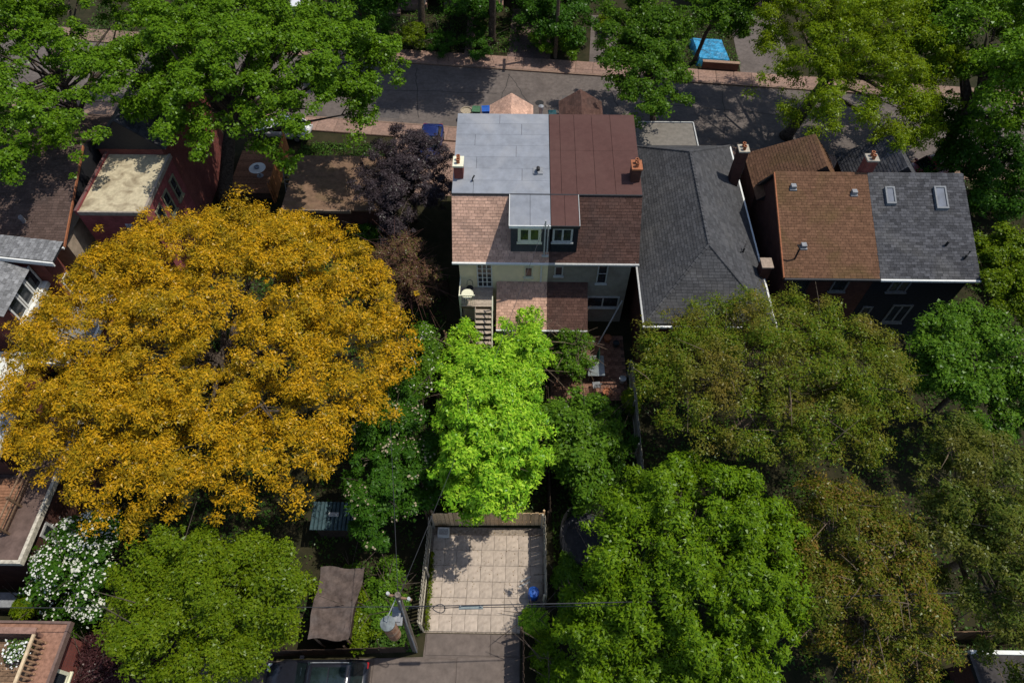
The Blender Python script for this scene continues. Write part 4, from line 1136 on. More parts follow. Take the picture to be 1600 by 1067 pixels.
# ================================================================== STREET AND LANE FURNITURE
up = thing('utility_pole', 'tall grey brown utility pole by the far sidewalk', 'utility pole', (3.05, 55.1, 0))
MB().tube([(3.05, 55.1, 0), (3.05, 55.1, 10.5)], [.17, .12], 10).build('pole', BARK_PALE, up)
box('crossarm', 2.95, 3.15, 54.2, 56.0, 9.6, 9.75, BARK_PALE, up)
lpole = thing('utility_pole', 'weathered lane utility pole carrying a transformer beside the parking pad', 'utility pole', (-4.75, 6.6, 0))
PT = Vector((-4.32, 6.75, 9.0)); PB = Vector((-4.72, 6.6, 0))
MB().tube([PB, PB.lerp(PT, .5), PT], [.16, .14, .11], 10).build('pole', mat('pole_wood', (.14, .115, .09), .9, .25, scale=9, bump=.5), lpole)
MB().tube([PT + Vector((-.5, .1, -.35)), PT + Vector((.5, -.1, -.35))], .05, 6).build('crossarm', WOOD, lpole)
tc_ = Vector((-4.85, 6.1, 5.4))
MB().lathe([(.24, 0), (.26, .05), (.27, 1.9), (.26, 1.92)], tc_, 18).build('transformer', RUSTMETAL, lpole)
MB().lathe([(.27, 0), (.29, .02), (.29, .08), (.12, .14), (.05, .14)], tc_ + Vector((0, 0, 1.921)), 18).build('transformer_lid', GALV, lpole)
MB().tube([tc_ + Vector((0, 0, 2.05)), tc_ + Vector((.1, .15, 2.6)), PT + Vector((-.08, 0, -.3))], .022, 6).build('lead_wire', DULLWHITE, lpole)
MB().box(-4.75, -4.42, 6.2, 6.75, 6.5, 6.6).box(-4.75, -4.42, 6.2, 6.75, 7.1, 7.2).build('bracket', METAL, lpole)
MB().tube([PB + Vector((.12, -.16, .05)), PB.lerp(PT, .6) + Vector((.05, -.15, 0)), PT + Vector((.03, -.13, -.4))], .035, 6).build('conduit', METAL, lpole)
for dx in (-.4, .4):
    MB().lathe([(.05, 0), (.07, .05), (.04, .1), (.06, .16)], PT + Vector((dx, -.09 * dx / .4, -.3)), 10).build('insulator', DULLWHITE, lpole)
def wire(label, pts, r=.014, sag=.3, name='cable'):
    out = []
    for a, b in zip(pts, pts[1:]):
        a = Vector(a); b = Vector(b); n = 16
        for i in range(n):
            t = i / n
            out.append(a.lerp(b, t) - Vector((0, 0, sag * 4 * t * (1 - t))))
    out.append(Vector(pts[-1]))
    o = MB().tube(out, r, 5).build(name, WIREM, None)
    return tag(o, label, 'cable', 'overhead cables')
wire('black overhead cable crossing above the paved parking pad', [(-4.55, 6.8, 7.05), (34, 8.4, 7.3)], .022, .5)
wire('second overhead cable crossing above the pad, drooping just below the first', [(-4.55, 6.78, 6.9), (34, 8.3, 7.1)], .014, .75)
wire('overhead cable running left from the lane pole over the gardens', [(-4.55, 6.8, 7.05), (-45, 6.4, 7.2)], .016, .5)
wire('overhead cable running from the lane pole towards the garage', [(-4.35, 6.8, 8.7), (-9.3, 33.0, 3.0)], .012, .4)
wire('service cable from the lane pole to the mast beside the dormer', [(-4.3, 6.8, 8.7), (1.42, 25.85, 9.15)], .010, .5)
wire('overhead street cable from the far utility pole to the left', [(3.05, 55.1, 9.7), (-40, 59.5, 9.7)], .02, .8)
wire('overhead street cable from the far utility pole to the right', [(3.05, 55.1, 9.7), (45, 51, 9.7)], .02, .8)
sc = thing('splice_case', 'grey cable splice case hanging on the overhead cable', 'cable box', (-1.75, 6.9, 6.75))
MB().tube([(-2.2, 6.87, 6.78), (-1.25, 6.9, 6.78)], .085, 10).build('case', mat('splice_grey', (.20, .23, .22), .6, .1), sc)
for x in (-2.15, -1.35):
    MB().box(x, x + .05, 6.86, 6.90, 6.8, 6.98).build('hanger', METAL, sc)
cl = MB().tube([(-3.0 + .24 * math.cos(a), 6.83 + .03 * math.sin(a * 2) + .12 * math.sin(a), 6.72 + .14 * math.sin(a)) for a in np.linspace(0, 6.6, 26)], .018, 6)
cl.tube([(-2.8, 6.84, 6.72), (-2.5, 6.86, 6.78), (-2.2, 6.87, 6.8)], .014, 6)
tag(cl.build('cable_loop', WIREM, None), 'coiled black cable loop hanging left of the splice case', 'cable')

def wheelie_bin(label, x, y, rz, m, lidm):
    t = thing('wheelie_bin', label, 'bin', (x, y, .03), 'kerbside wheelie bins', rz)
    ORG[t.name] = Vector((0, 0, 0))
    V = [(-.24, -.28, .06), (.24, -.28, .06), (.24, .26, .06), (-.24, .26, .06), (-.3, -.36, .95), (.3, -.36, .95), (.3, .34, .95), (-.3, .34, .95)]
    mesh_obj('body', V, [(0, 3, 2, 1), (4, 5, 6, 7), (0, 1, 5, 4), (1, 2, 6, 5), (2, 3, 7, 6), (3, 0, 4, 7)], m, t)
    MB().prism([(-.32, -.4, .955), (-.32, .36, .955), (-.32, .36, 1.0), (-.32, 0, 1.07), (-.32, -.4, 1.0)], (.64, 0, 0)).build('lid', lidm, t)
    for s in (-.29, .24):
        MB().tube([(s, .28, .1), (s + .05, .28, .1)], .1, 10).build('wheel', RUBBER, t)
    MB().tube([(-.25, .40, .92), (.25, .40, .92)], .02, 6).build('handle', m, t)
    return t
wheelie_bin('bright blue lidded kerbside bin beside the tan gable', -2.75, 46.45, R(5), PLASTIC_BLUE, PLASTIC_BLUE)
wheelie_bin('teal kerbside bin left of the bright blue bin', -3.5, 46.4, R(-4), PLASTIC_TEAL, mat('green_lid', (.05, .12, .06), .5))
wheelie_bin('dark teal kerbside bin between the two gables', 2.55, 45.95, R(3), PLASTIC_DARK, PLASTIC_TEAL)
pt = thing('plant_tub', 'pale round tub of stones at the kerb left of the bins', 'tub', (-4.3, 46.4, .03))
MB().lathe([(.35, 0), (.45, .8), (.48, .8), (.48, .86), (.4, .86), (.39, .78), (.0, .78)], (-4.3, 46.4, .03), 18).build('tub', mat('stone_tub', (.30, .25, .18), .9, .25, scale=14), pt)

# ------------------------------------------------------------------ cars
def car(label, loc, rz, paint, L=4.6, W=1.84, H=1.5, suv=False, sunroof=False, group=None):
    t = thing('parked_car', label, 'car', loc, group, rz)
    ORG[t.name] = Vector((0, 0, 0))
    hw = W / 2
    belt = .98 if suv else .86
    hood = belt - .02
    # lower body: stations along x (front = -x)
    st = [(-L / 2, .68, .35, .62), (-L / 2 + .12, .86, .26, .74), (-L / 2 + .7, .97, .2, hood - .06), (-L * .22, 1.0, .2, hood), (0, 1.0, .2, belt),
          (L * .28, 1.0, .2, belt + .02), (L / 2 - .35, .98, .22, belt + .03), (L / 2 - .08, .9, .3, belt - .02), (L / 2, .78, .42, belt - .18)]
    ring = 12
    V = []; F = []
    for x, ws, zb, zt_ in st:
        w = hw * ws
        for (a, b) in ((-.80, 0), (.80, 0), (.96, .10), (1.0, .42), (.985, .72), (.93, .92), (.82, 1), (-.82, 1), (-.93, .92), (-.985, .72), (-1.0, .42), (-.96, .10)):
            V.append((x, w * a, zb + (zt_ - zb) * b))
    for i in range(len(st) - 1):
        for j in range(ring):
            a = i * ring + j; b = i * ring + (j + 1) % ring
            F.append((a, a + ring, b + ring, b))
    F.append(tuple(range(ring))); F.append(tuple((len(st) - 1) * ring + j for j in range(ring))[::-1])
    mesh_obj('body', V, F, paint, t, True)
    # greenhouse (glass) and roof panel
    x0, x1, x2, x3 = (-L * .20, -L * .05, L * .36, L * .46) if suv else (-L * .18, -L * .02, L * .24, L * .40)
    zt_ = H - .05
    g = [(x0, -hw * .86, belt - .04), (x3, -hw * .86, belt - .04), (x3, hw * .86, belt - .04), (x0, hw * .86, belt - .04),
         (x1, -hw * .68, zt_), (x2, -hw * .68, zt_), (x2, hw * .68, zt_), (x1, hw * .68, zt_)]
    mesh_obj('glass', g, [(0, 1, 5, 4), (1, 2, 6, 5), (2, 3, 7, 6), (3, 0, 4, 7), (4, 5, 6, 7)], CARGLASS, t)
    rf = MB(); nx_, ny_ = 8, 8
    V = []; F = []
    for i in range(nx_ + 1):
        for j in range(ny_ + 1):
            u_ = i / nx_; v_ = j / ny_ * 2 - 1
            V.append((x1 - .05 + (x2 - x1 + .1) * u_, hw * .71 * v_, zt_ + .055 - .045 * v_ * v_ - .05 * (2 * u_ - 1) ** 2 * .6))
    for i in range(nx_):
        for j in range(ny_):
            a = i * (ny_ + 1) + j
            F.append((a, a + ny_ + 1, a + ny_ + 2, a + 1))
    o = mesh_obj('roof_panel', V, F, paint, t, True)
    md = o.modifiers.new('solid', 'SOLIDIFY'); md.thickness = .03
    for s in (-1, 1):
        for (xa, xb) in ((x0, x1), (x3, x2)):
            MB().tube([(xa, s * hw * .87, belt - .03), (xb, s * hw * .69, zt_ + .01)], .04, 6).build('pillar', paint, t)
        xm = (x1 + x2) / 2
        MB().tube([(xm, s * hw * .875, belt - .03), (xm, s * hw * .69, zt_ + .005)], .035, 6).build('pillar', BLACKTRIM, t)
        MB().box(x0 + .12, x0 + .30, s * hw * .98 - .11 if s < 0 else s * hw * .98 - .02, s * hw * .98 + .02 if s < 0 else s * hw * .98 + .11, belt + .0, belt + .13).build('mirror', paint, t)
        if suv:
            MB().tube([(x1 + .1, s * hw * .66, zt_ + .05), (x1 + .2, s * hw * .66, zt_ + .10), (x2 - .2, s * hw * .66, zt_ + .10), (x2 - .1, s * hw * .66, zt_ + .05)], .02, 6).build('roof_rail', METAL, t)
        box('headlight', -L / 2 + .02, -L / 2 + .2, s * hw * .66 - .16, s * hw * .66 + .16, .62, .74, mat('headlight_glass', (.6, .62, .65), .1, .05), t)
        box('tail_light', L / 2 - .13, L / 2 - .02, s * hw * .68 - .13, s * hw * .68 + .13, belt - .26, belt - .05, mat('tail_red', (.3, .01, .01), .25, .05), t)
        for xw in (-L * .31, L * .30):
            w = MB().tube([(xw, s * (hw - .2), .33), (xw, s * (hw + .015), .33)], .33, 20).build('wheel', RUBBER, t)
            MB().tube([(xw, s * (hw - .1), .33), (xw, s * (hw + .022), .33)], .2, 14).build('rim', METAL, w)
    if sunroof:
        for i in range(2):
            a = x1 + .22 + i * .78
            box('sunroof_glass', a, a + .72, -hw * .47, hw * .47, zt_ + .045, zt_ + .066, CARGLASS, t)
    return t
BLACKPAINT = mat('black_car_paint', (.012, .013, .018), .22, .05, spec=.6)
BLUEPAINT = mat('blue_car_paint', (.010, .018, .085), .25, .05, spec=.6)
WHITEPAINT = mat('white_car_paint', (.6, .6, .6), .25, .03, spec=.6)
REDPAINT = mat('red_car_paint', (.20, .02, .025), .25, .05, spec=.6)
GREYPAINT = mat('grey_car_paint', (.10, .105, .11), .25, .05, spec=.6)
car('black sport utility car with glass sunroof parked in the lane', (-8.95, 5.0, .05), R(1), BLACKPAINT, 4.7, 1.9, 1.72, True, True)
car('dark blue car parked in front of the plum tree', (-6.9, 42.6, .03), R(88), BLUEPAINT, 4.3, 1.78, 1.45)
car('white car parked behind the right edge of the big maple', (-18.6, 44.2, .1), R(-5.8), WHITEPAINT, 4.4, 1.8, 1.45)
car('white car on the far side of the street behind the big maple', (-20.5, 60.5, .03), R(92), WHITEPAINT, 4.6, 1.85, 1.6, True)
car('dark red car parked in front of the skylight house', (30.5, 40.2, .03), R(20), REDPAINT, 4.2, 1.75, 1.45)

# ================================================================== TREES AND PLANTING
UP = np.array([0, 0, 1.0])
def unit(a):
    return a / (np.linalg.norm(a, axis=-1, keepdims=True) + 1e-9)
def crown_points(rg, c, rad, n, lobes=14, lobe_amp=.30, low=-.35, inner=.22, boughs=None, bsize=.27, tall=.8, inner_r=None):
    """clump centres: boughs spread unevenly through an ellipsoid, clumps domed over each bough"""
    rad = np.array(rad); c = np.array(c)
    nb = boughs or lobes * 2
    bd = []
    tries = 0
    while len(bd) < nb and tries < 6000:
        tries += 1
        d = unit(rg.normal(size=3))
        if d[2] < low or rg.random() > np.clip(.6 + d[2], .25, 1):
            continue
        if bd and min(np.linalg.norm(d - q) for q in bd) < 1.55 / math.sqrt(nb) * (1 - tries / 6000):
            continue
        bd.append(d)
    bd = np.array(bd); nb = len(bd)
    mr = (rad[0] * rad[1]) ** .5
    br = mr * bsize * rg.uniform(.65, 1.3, nb)
    rho = np.clip(1 - lobe_amp * rg.random(nb) ** 1.2, .3, 1)
    k = int(nb * inner)
    if k:
        rho[:k] *= rg.uniform(*(inner_r or (.35, .8)), k)
    room = np.maximum(rad[None, :] - br[:, None] * np.array([.72, .72, tall * .8]), rad[None, :] * .35)
    bc = c + bd * rho[:, None] * room
    w = br ** 2; w /= w.sum()
    bi = rg.choice(nb, n, p=w)
    e = unit(rg.normal(size=(n, 3)) + UP * .45 + bd[bi] * .6)
    r = rg.random(n)[:, None] ** .42
    # boughs are sprays stretched along their own direction
    hd = unit(bd * np.array([1, 1, .15]) + rg.normal(size=(nb, 3)) * .25 * np.array([1, 1, .4]))[bi]
    st = rg.uniform(.25, .9, nb)[bi][:, None]
    al = np.sum(e * hd, axis=1, keepdims=True)
    e2 = e * (1 - .28 * st) + hd * al * (1.0 * st)
    p = bc[bi] + e2 * r * br[bi][:, None] * np.array([1, 1, tall])
    stray = rg.random(n) < .12
    p[stray] += rg.normal(size=(stray.sum(), 3)) * br[bi][stray][:, None] * .55
    d = unit(e * .7 + bd[bi] * .4)
    return p, d
def limb_mesh(rg, base, top, pts, r0, n_limbs, twig=.02, sub=2):
    mb = MB()
    base = Vector(base); top = Vector(top)
    k = base.lerp(top, .5) + Vector((rg.uniform(-.2, .2), rg.uniform(-.2, .2), 0))
    mb.tube([base, base.lerp(k, .12) + Vector((0, 0, .05)), k, top], [r0 * 1.35, r0, r0 * .85, r0 * .6], 9)
    lm = MB()
    idx = rg.choice(len(pts), min(n_limbs, len(pts)), replace=False)
    for i in idx:
        e = Vector(pts[i])
        s = base.lerp(top, rg.uniform(.55, 1.0))
        m1 = s.lerp(e, .4) + Vector((rg.normal() * .25, rg.normal() * .25, abs(rg.normal()) * .25))
        m2 = s.lerp(e, .75) + Vector((rg.normal() * .25, rg.normal() * .25, rg.normal() * .2))
        q = r0 * rg.uniform(.25, .5)
        lm.tube([s, m1, m2, e], [q, q * .65, q * .35, twig * .6], 6, False)
        for _ in range(sub):
            j = m1.lerp(e, rg.uniform(.1, .9))
            f = j + Vector(rg.normal(size=3)) * 1.0
            lm.tube([j, j.lerp(f, .5) + Vector((0, 0, .12)), f], [q * .3, twig, twig * .4], 4, False)
    return mb, lm
def tree(name, label, cat, bx, z0, z1, lm, n_clump, n_leaf, L, W, cr, bark=BARK, seed=1, base=None, group=None, flat=.55, up=.6,
         radial=False, droop=.15, lobes=14, lobe_amp=.3, inner=.22, n_limbs=22, r0=None, low=-.35, sub=2, flowers=None, center=None, rad=None, twig=.02, jitter=.5, boughs=None, bsize=.27, tall=.8, inner_r=None):
    rg = np.random.default_rng(seed)
    if center is None:
        x0, x1, y0, y1 = bx
        zc = (z0 + z1) / 2; rz = (z1 - z0) / 2
        c = P((x0 + x1) / 2, (y0 + y1) / 2, zc)
        ppm = FPX / depth(c)
        rx = (x1 - x0) / 2 / ppm
        hh = (y1 - y0) / 2 / ppm
        el = math.atan2(CAM_H - zc, math.hypot(c.x, c.y))
        ry = math.sqrt(max((hh * hh - (rz * math.cos(el)) ** 2), (.35 * hh) ** 2)) / math.sin(el)
        rad = (rx, ry, rz)
        center = (c.x, c.y, zc)
    rad = np.maximum(np.array(rad) * 1.05 - cr * .5, np.array(rad) * .5)
    if base is None:
        base = (center[0], center[1], 0)
    t = thing(name, label, cat, base, group)
    pts, dirs = crown_points(rg, center, rad, n_clump, lobes, lobe_amp, low, inner, boughs, bsize, tall, inner_r)
    pts[:, 2] = np.maximum(pts[:, 2], .25)
    if r0 is None:
        r0 = .028 * max(rad) + .05
    top = Vector((center[0] * .75 + base[0] * .25, center[1] * .75 + base[1] * .25, center[2] - rad[2] * .15))
    tm, lmb = limb_mesh(rg, base, top, pts, r0, n_limbs, twig, sub)
    tm.build('trunk', bark, t, True)
    lmb.build('branches', bark, t)
    # leaves
    sz = rg.uniform(.45, 1.4, n_clump)
    reps = np.maximum(6, (n_leaf * 1.75 * sz ** 2)).astype(int)
    ci = np.repeat(np.arange(n_clump), reps)
    n = len(ci)
    e = unit(rg.normal(size=(n, 3)) + UP * up + dirs[ci] * .35)
    r = rg.random(n)[:, None] ** .6 * rg.uniform(.7, 1.25, n_clump)[ci][:, None]
    scl = (cr * sz)[ci][:, None]
    pos = pts[ci] + e * r * scl * np.array([1, 1, flat])
    pos[:, 2] = np.maximum(pos[:, 2], .04)
    nrm = unit(e * .55 + UP * .65 + dirs[ci] * .25 + rg.normal(size=(n, 3)) * jitter)
    rd = e + rg.normal(size=(n, 3)) * .35 if radial else None
    leaf_cloud('crown', pos, L * .92, W * .95, lm, t, rg, nrm, rd, droop, True)
    if flowers:
        fm, fn, fl, fr = flowers
        k = rg.choice(n_clump, min(fn, n_clump), replace=False)
        q = np.repeat(k, fr)
        e2 = unit(rg.normal(size=(len(q), 3)) * .6 + UP + dirs[q] * .5)
        pp = pts[q] + e2 * (cr * sz)[q][:, None] * np.array([1.05, 1.05, flat * 1.1])
        leaf_cloud('blossom', pp, fl, fl * .8, fm, t, rg, unit(e2 + UP * .6))['kind'] = 'stuff'
    return t

LM_GOLD = leaf_mat('golden_leaf', ((.15, .12, .008), (.46, .26, .008), (.62, .335, .012)), .25, .5, .7, (.18, .165, .012))
LM_MAPLE = leaf_mat('maple_leaf', ((0.0526, 0.1153, 0.0054), (0.0949, 0.1856, 0.0077), (0.1317, 0.2307, 0.0109)), .3, .35)
LM_MAPLE2 = leaf_mat('dark_maple_leaf', ((0.0358, 0.0853, 0.0054), (0.0632, 0.1304, 0.0077), (0.0949, 0.1705, 0.0098)), .3, .35)
LM_LIME_BRIGHTENED = leaf_mat('brightened_lime_leaf', ((0.0741, 0.2085, 0.0075), (0.2434, 0.4500, 0.0180), (0.4445, 0.6256, 0.0488)), .28, .5, 1.1, (0.1058, 0.2744, 0.0120))  # leaf colours brightened to stand in for the highlight over the lot
LM_LOCUST = leaf_mat('locust_leaf', ((0.0896, 0.1504, 0.0032), (0.1370, 0.2006, 0.0043), (0.1738, 0.2257, 0.0054)), .3, .4, .35, (0.1264, 0.1404, 0.0043))
LM_BRIGHT = leaf_mat('bright_green_leaf', ((0.0579, 0.1203, 0.0043), (0.1054, 0.1905, 0.0054), (0.1528, 0.2357, 0.0077)), .3, .3, .3, (0.0791, 0.1304, 0.0066))
LM_OLIVE = leaf_mat('olive_leaf', ((.060, .105, .006), (.105, .16, .008), (.15, .145, .012)), .3, .6, .45, (.20, .115, .03))
LM_RUST = leaf_mat('olive_rust_leaf', ((.075, .105, .006), (.125, .13, .010), (.22, .12, .03)), .3, .75, .55, (.085, .12, .010))
LM_OLIVE2 = leaf_mat('grey_olive_leaf', ((.055, .085, .010), (.09, .125, .014), (.135, .14, .022)), .3, .5, .5, (.15, .115, .022))
LM_DARK = leaf_mat('dark_green_leaf', ((0.0218, 0.0660, 0.0055), (0.0386, 0.1045, 0.0072), (0.0588, 0.1320, 0.0110)), .25, .3)
LM_GREEN = leaf_mat('mid_green_leaf', ((0.0421, 0.1053, 0.0077), (0.0791, 0.1605, 0.0109), (0.1107, 0.2006, 0.0141)), .25, .3)
LM_YELGREEN = leaf_mat('yellow_green_leaf', ((0.0685, 0.1203, 0.0043), (0.1107, 0.1655, 0.0054), (0.1528, 0.2006, 0.0077)), .3, .35)
LM_PLUM = leaf_mat('plum_leaf', ((.024, .017, .019), (.046, .034, .038), (.080, .064, .068)), .12, .2)
LM_PURPLE = leaf_mat('barberry_leaf', ((.030, .012, .012), (.055, .02, .022), (.10, .045, .045)), .2, .3)
LM_TWIG = leaf_mat('reddish_twig_leaf', ((.09, .05, .03), (.17, .08, .055), (.11, .12, .02)), .25, .4)
LM_IVY = leaf_mat('ivy_leaf', ((0.0306, 0.0714, 0.0120), (0.0510, 0.1105, 0.0150), (0.0850, 0.1445, 0.0210)), .2, .4)
PETAL = mat('white_petal', (.50, .50, .42), .8, .06)
PINKPETAL = mat('cream_pink_petal', (.26, .22, .14), .8, .15)

tree('golden_tree', 'huge spreading tree with golden orange foliage', 'tree', (40, 630, 318, 772), 3.0, 11.0, LM_GOLD, 3300, 56, .155, .065, .5, seed=11, radial=True, flat=.5, lobe_amp=.10, lobes=40, inner=.38, n_limbs=40, r0=.42, droop=.3, boughs=520, bsize=.075, low=-.05, inner_r=(.6, .85))
tree('maple_tree', 'big green maple with thick trunk beside the timber deck', 'tree', (155, 630, -30, 258), 4.5, 14, LM_MAPLE, 1250, 86, .18, .14, .58, seed=12, base=(-21.6, 37.0, 0), r0=.5, n_limbs=34, lobes=26, boughs=110, bsize=.14, lobe_amp=.32, tall=.6)
tree('maple_tree', 'green maple in the top left corner behind the brown roof', 'tree', (-110, 262, -60, 250), 5, 13.5, LM_MAPLE, 800, 85, .18, .14, .6, seed=13, lobes=20, boughs=56, bsize=.17, lobe_amp=.35, tall=.6)
tree('plum_tree', 'dark purple leaved plum tree beside the grey roofed house', 'tree', (560, 716, 186, 370), 1.3, 6.6, LM_PLUM, 520, 72, .14, .075, .44, seed=14, radial=True, lobe_amp=.4, up=.9, n_limbs=30, boughs=50, bsize=.2)
tree('reddish_bush', 'twiggy reddish brown bush beside the grey roofed house', 'bush', (574, 694, 366, 500), .8, 5.6, LM_TWIG, 260, 40, .13, .06, .42, bark=mat('red_twig_bark', (.10, .052, .042), .9, .25), seed=15, radial=True, up=1.2, n_limbs=90, sub=4, twig=.014, r0=.1, boughs=40, bsize=.22)
tree('flowering_bush', 'green bush with white blossom under the golden tree edge', 'bush', (636, 694, 500, 630), .4, 3.6, LM_GREEN, 90, 80, .17, .11, .5, seed=16, flowers=(PETAL, 26, .12, 5))
tree('lilac_tree', 'dark green lilac with faded cream blossom left of the lime tree', 'tree', (538, 682, 592, 858), .8, 6.8, LM_DARK, 330, 75, .20, .10, .50, seed=17, radial=True, flowers=(PINKPETAL, 80, .11, 7), up=1.0, boughs=60, bsize=.17, tall=1.0)
tree('green_tree', 'dense green tree at the bottom left beside the white blossom', 'tree', (165, 505, 812, 1085), 2.0, 9.0, LM_YELGREEN, 950, 70, .15, .085, .5, seed=18, lobes=24, up=.8, boughs=84, bsize=.15, lobe_amp=.45, tall=1.1, inner=.3)
tree('dogwood_tree', 'small dogwood covered in white blossom', 'tree', (66, 204, 798, 966), .8, 5.8, LM_DARK, 170, 70, .2, .13, .55, seed=19, flowers=(PETAL, 150, .11, 20), flat=.4)
tree('barberry_bush', 'dark purple red bush in front of the corner balcony', 'bush', (105, 265, 985, 1085), .2, 2.8, LM_PURPLE, 150, 80, .11, .07, .5, seed=20)
# lime-green lot trees, highlight put into the leaf colour
tree('lime_tree', 'lime green tree with brightened leaves filling the garden behind the parking pad', 'tree', (678, 852, 535, 806), 3.4, 9.4, LM_LIME_BRIGHTENED, 1000, 50, .22, .10, .42, seed=21, radial=True, up=.8, lobes=22, droop=.35, bark=BARK_PALE, boughs=170, bsize=.12, lobe_amp=.3, low=-.6, inner=.35)
tree('lime_bush', 'low lime green bush filling the garden under the big lime tree', 'bush', (684, 848, 600, 800), .3, 3.8, LM_LIME_BRIGHTENED, 200, 52, .23, .11, .48, seed=84, radial=True, up=.9, bark=BARK_PALE, boughs=40, bsize=.2)
tree('young_lime_tree', 'slender lime green tree reaching over the rear addition roof', 'tree', (770, 866, 478, 640), 1.5, 5.8, LM_LIME_BRIGHTENED, 200, 44, .21, .10, .4, seed=22, radial=True, up=.9, lobe_amp=.5, bark=BARK_PALE, boughs=46, bsize=.2)
tree('lime_bush', 'lime green bush below the outside stair', 'bush', (676, 772, 500, 660), .4, 3.8, LM_LIME_BRIGHTENED, 220, 50, .21, .10, .42, seed=23, radial=True, up=.9, bark=BARK_PALE, boughs=44, bsize=.2, lobe_amp=.4)
tree('green_bush', 'mid green overgrown bush between lime tree and trampoline', 'bush', (852, 965, 600, 778), .4, 4.6, LM_GREEN, 170, 80, .22, .13, .6, seed=24, up=.9, flat=.8)
tree('patio_bush', 'small green bush beside the rear addition of the maroon roofed house', 'bush', (858, 925, 505, 600), .4, 3.0, LM_GREEN, 120, 60, .16, .09, .38, seed=25, bark=BARK_PALE, sub=4)
tree('bright_green_tree', 'big bright green tree overhanging the trampoline', 'tree', (905, 1262, 712, 1095), 1.5, 8.6, LM_BRIGHT, 1100, 74, .19, .09, .5, seed=26, radial=True, up=1.0, flat=.9, lobes=30, lobe_amp=.34, droop=.3, boughs=140, bsize=.115, tall=1.5)
tree('green_tree', 'smaller bright green tree at the bottom edge below the trampoline', 'tree', (868, 1010, 902, 1100), 1.0, 5.8, LM_BRIGHT, 300, 70, .19, .09, .48, seed=85, radial=True, up=1.0, flat=.9, boughs=50, bsize=.18, tall=1.3)
tree('olive_tree', 'wide sparse olive and rust coloured tree below the charcoal hip roof', 'tree', (985, 1428, 452, 730), 3.0, 9.5, LM_OLIVE, 1500, 36, .15, .065, .55, bark=BARK_PALE, seed=27, radial=True, lobes=34, lobe_amp=.25, n_limbs=70, sub=3, up=.8, boughs=200, bsize=.10, low=-.1)
tree('rust_tree', 'rust brown tree at the bottom between bright green and grey olive trees', 'tree', (1218, 1466, 750, 1095), 2.0, 8.0, LM_RUST, 900, 38, .15, .065, .5, bark=BARK_PALE, seed=28, radial=True, n_limbs=70, sub=4, up=.8, lobes=26, boughs=120, bsize=.12, lobe_amp=.35)
tree('grey_olive_tree', 'grey olive tree at the bottom right edge', 'tree', (1436, 1665, 650, 1030), 3.0, 9.5, LM_OLIVE2, 900, 46, .16, .075, .5, bark=BARK_PALE, seed=29, radial=True, n_limbs=55, sub=3, lobes=24, lobe_amp=.4, boughs=100, bsize=.13)
tree('green_tree', 'blue green tree at the right edge below the black sided house', 'tree', (1402, 1650, 482, 678), 2.5, 8.0, LM_GREEN, 450, 80, .18, .11, .55, seed=30, up=.9, lobe_amp=.4, boughs=70, bsize=.15)
tree('green_tree', 'yellow green tree at the right edge beside the skylight roof', 'tree', (1498, 1660, 362, 515), 2.5, 7.5, LM_YELGREEN, 280, 80, .19, .11, .55, seed=31, up=.9, lobe_amp=.4, boughs=18, bsize=.28)
tree('street_tree', 'green maple left of the blue tarpaulin hanging over the street', 'tree', (922, 1086, -25, 190), 3.5, 10, LM_MAPLE2, 420, 85, .18, .14, .6, seed=32, lobe_amp=.42, lobes=18, inner=.3, base=(10.4, 42.2, 0), boughs=44, bsize=.2, tall=.6)
tree('street_tree', 'green maple behind the blue tarpaulin with dark forked trunk', 'tree', (1062, 1216, -70, 82), 4.5, 11, LM_MAPLE2, 330, 85, .18, .14, .6, seed=82, lobe_amp=.4, base=(15.2, 54.6, 0), boughs=40, bsize=.2, tall=.6)
tree('street_tree', 'light yellow green street tree with dark leaning trunk', 'tree', (1182, 1468, -60, 224), 3.5, 12.5, LM_LOCUST, 1400, 66, .19, .08, .62, seed=33, radial=True, base=tuple(P(1228, 214, 0)), lobes=26, r0=.45, lobe_amp=.28, droop=.3, boughs=130, bsize=.125)
tree('street_tree', 'dark green maple in the top right corner', 'tree', (1432, 1690, -60, 262), 4, 14, LM_MAPLE, 620, 95, .20, .15, .75, seed=34, lobe_amp=.4, boughs=60, bsize=.17, tall=.6)
tree('street_tree', 'tall tree whose trunk stands left of the brick driveway', 'tree', None, 0, 0, LM_MAPLE2, 260, 95, .27, .2, 1.1, seed=35, base=(-2.6, 57.0, 0), center=(-1.6, 53.6, 13.2), rad=(5.2, 4.2, 3.4), r0=.33)
tree('street_tree', 'tall tree whose trunk stands beside the path across the street', 'tree', None, 0, 0, LM_MAPLE2, 260, 85, .27, .2, 1.1, seed=36, base=(-9.0, 58.5, 0), center=(-8.5, 60.5, 13.5), rad=(5, 4.5, 3.4), r0=.33)
tree('street_tree', 'dark tree at the top edge behind the utility pole', 'tree', (800, 935, -60, 62), 0.6, 4.6, LM_DARK, 180, 90, .22, .15, .8, seed=37, base=(4.6, 58.8, 0), boughs=40, bsize=.2)
tree('yard_tree', 'green tree at the top edge left of the brick driveway', 'tree', (690, 790, -60, 40), 1.0, 5.0, LM_DARK, 160, 90, .22, .15, .75, seed=38)
tree('yard_tree', 'dark tree at the top edge right of the white car', 'tree', (490, 640, -80, 55), 3, 10, LM_DARK, 220, 90, .24, .16, .85, seed=39)
tree('yard_tree', 'shaded dark green tree in front of the skylight house', 'tree', (1440, 1600, 165, 330), .8, 6, LM_DARK, 180, 90, .22, .15, .7, seed=40)
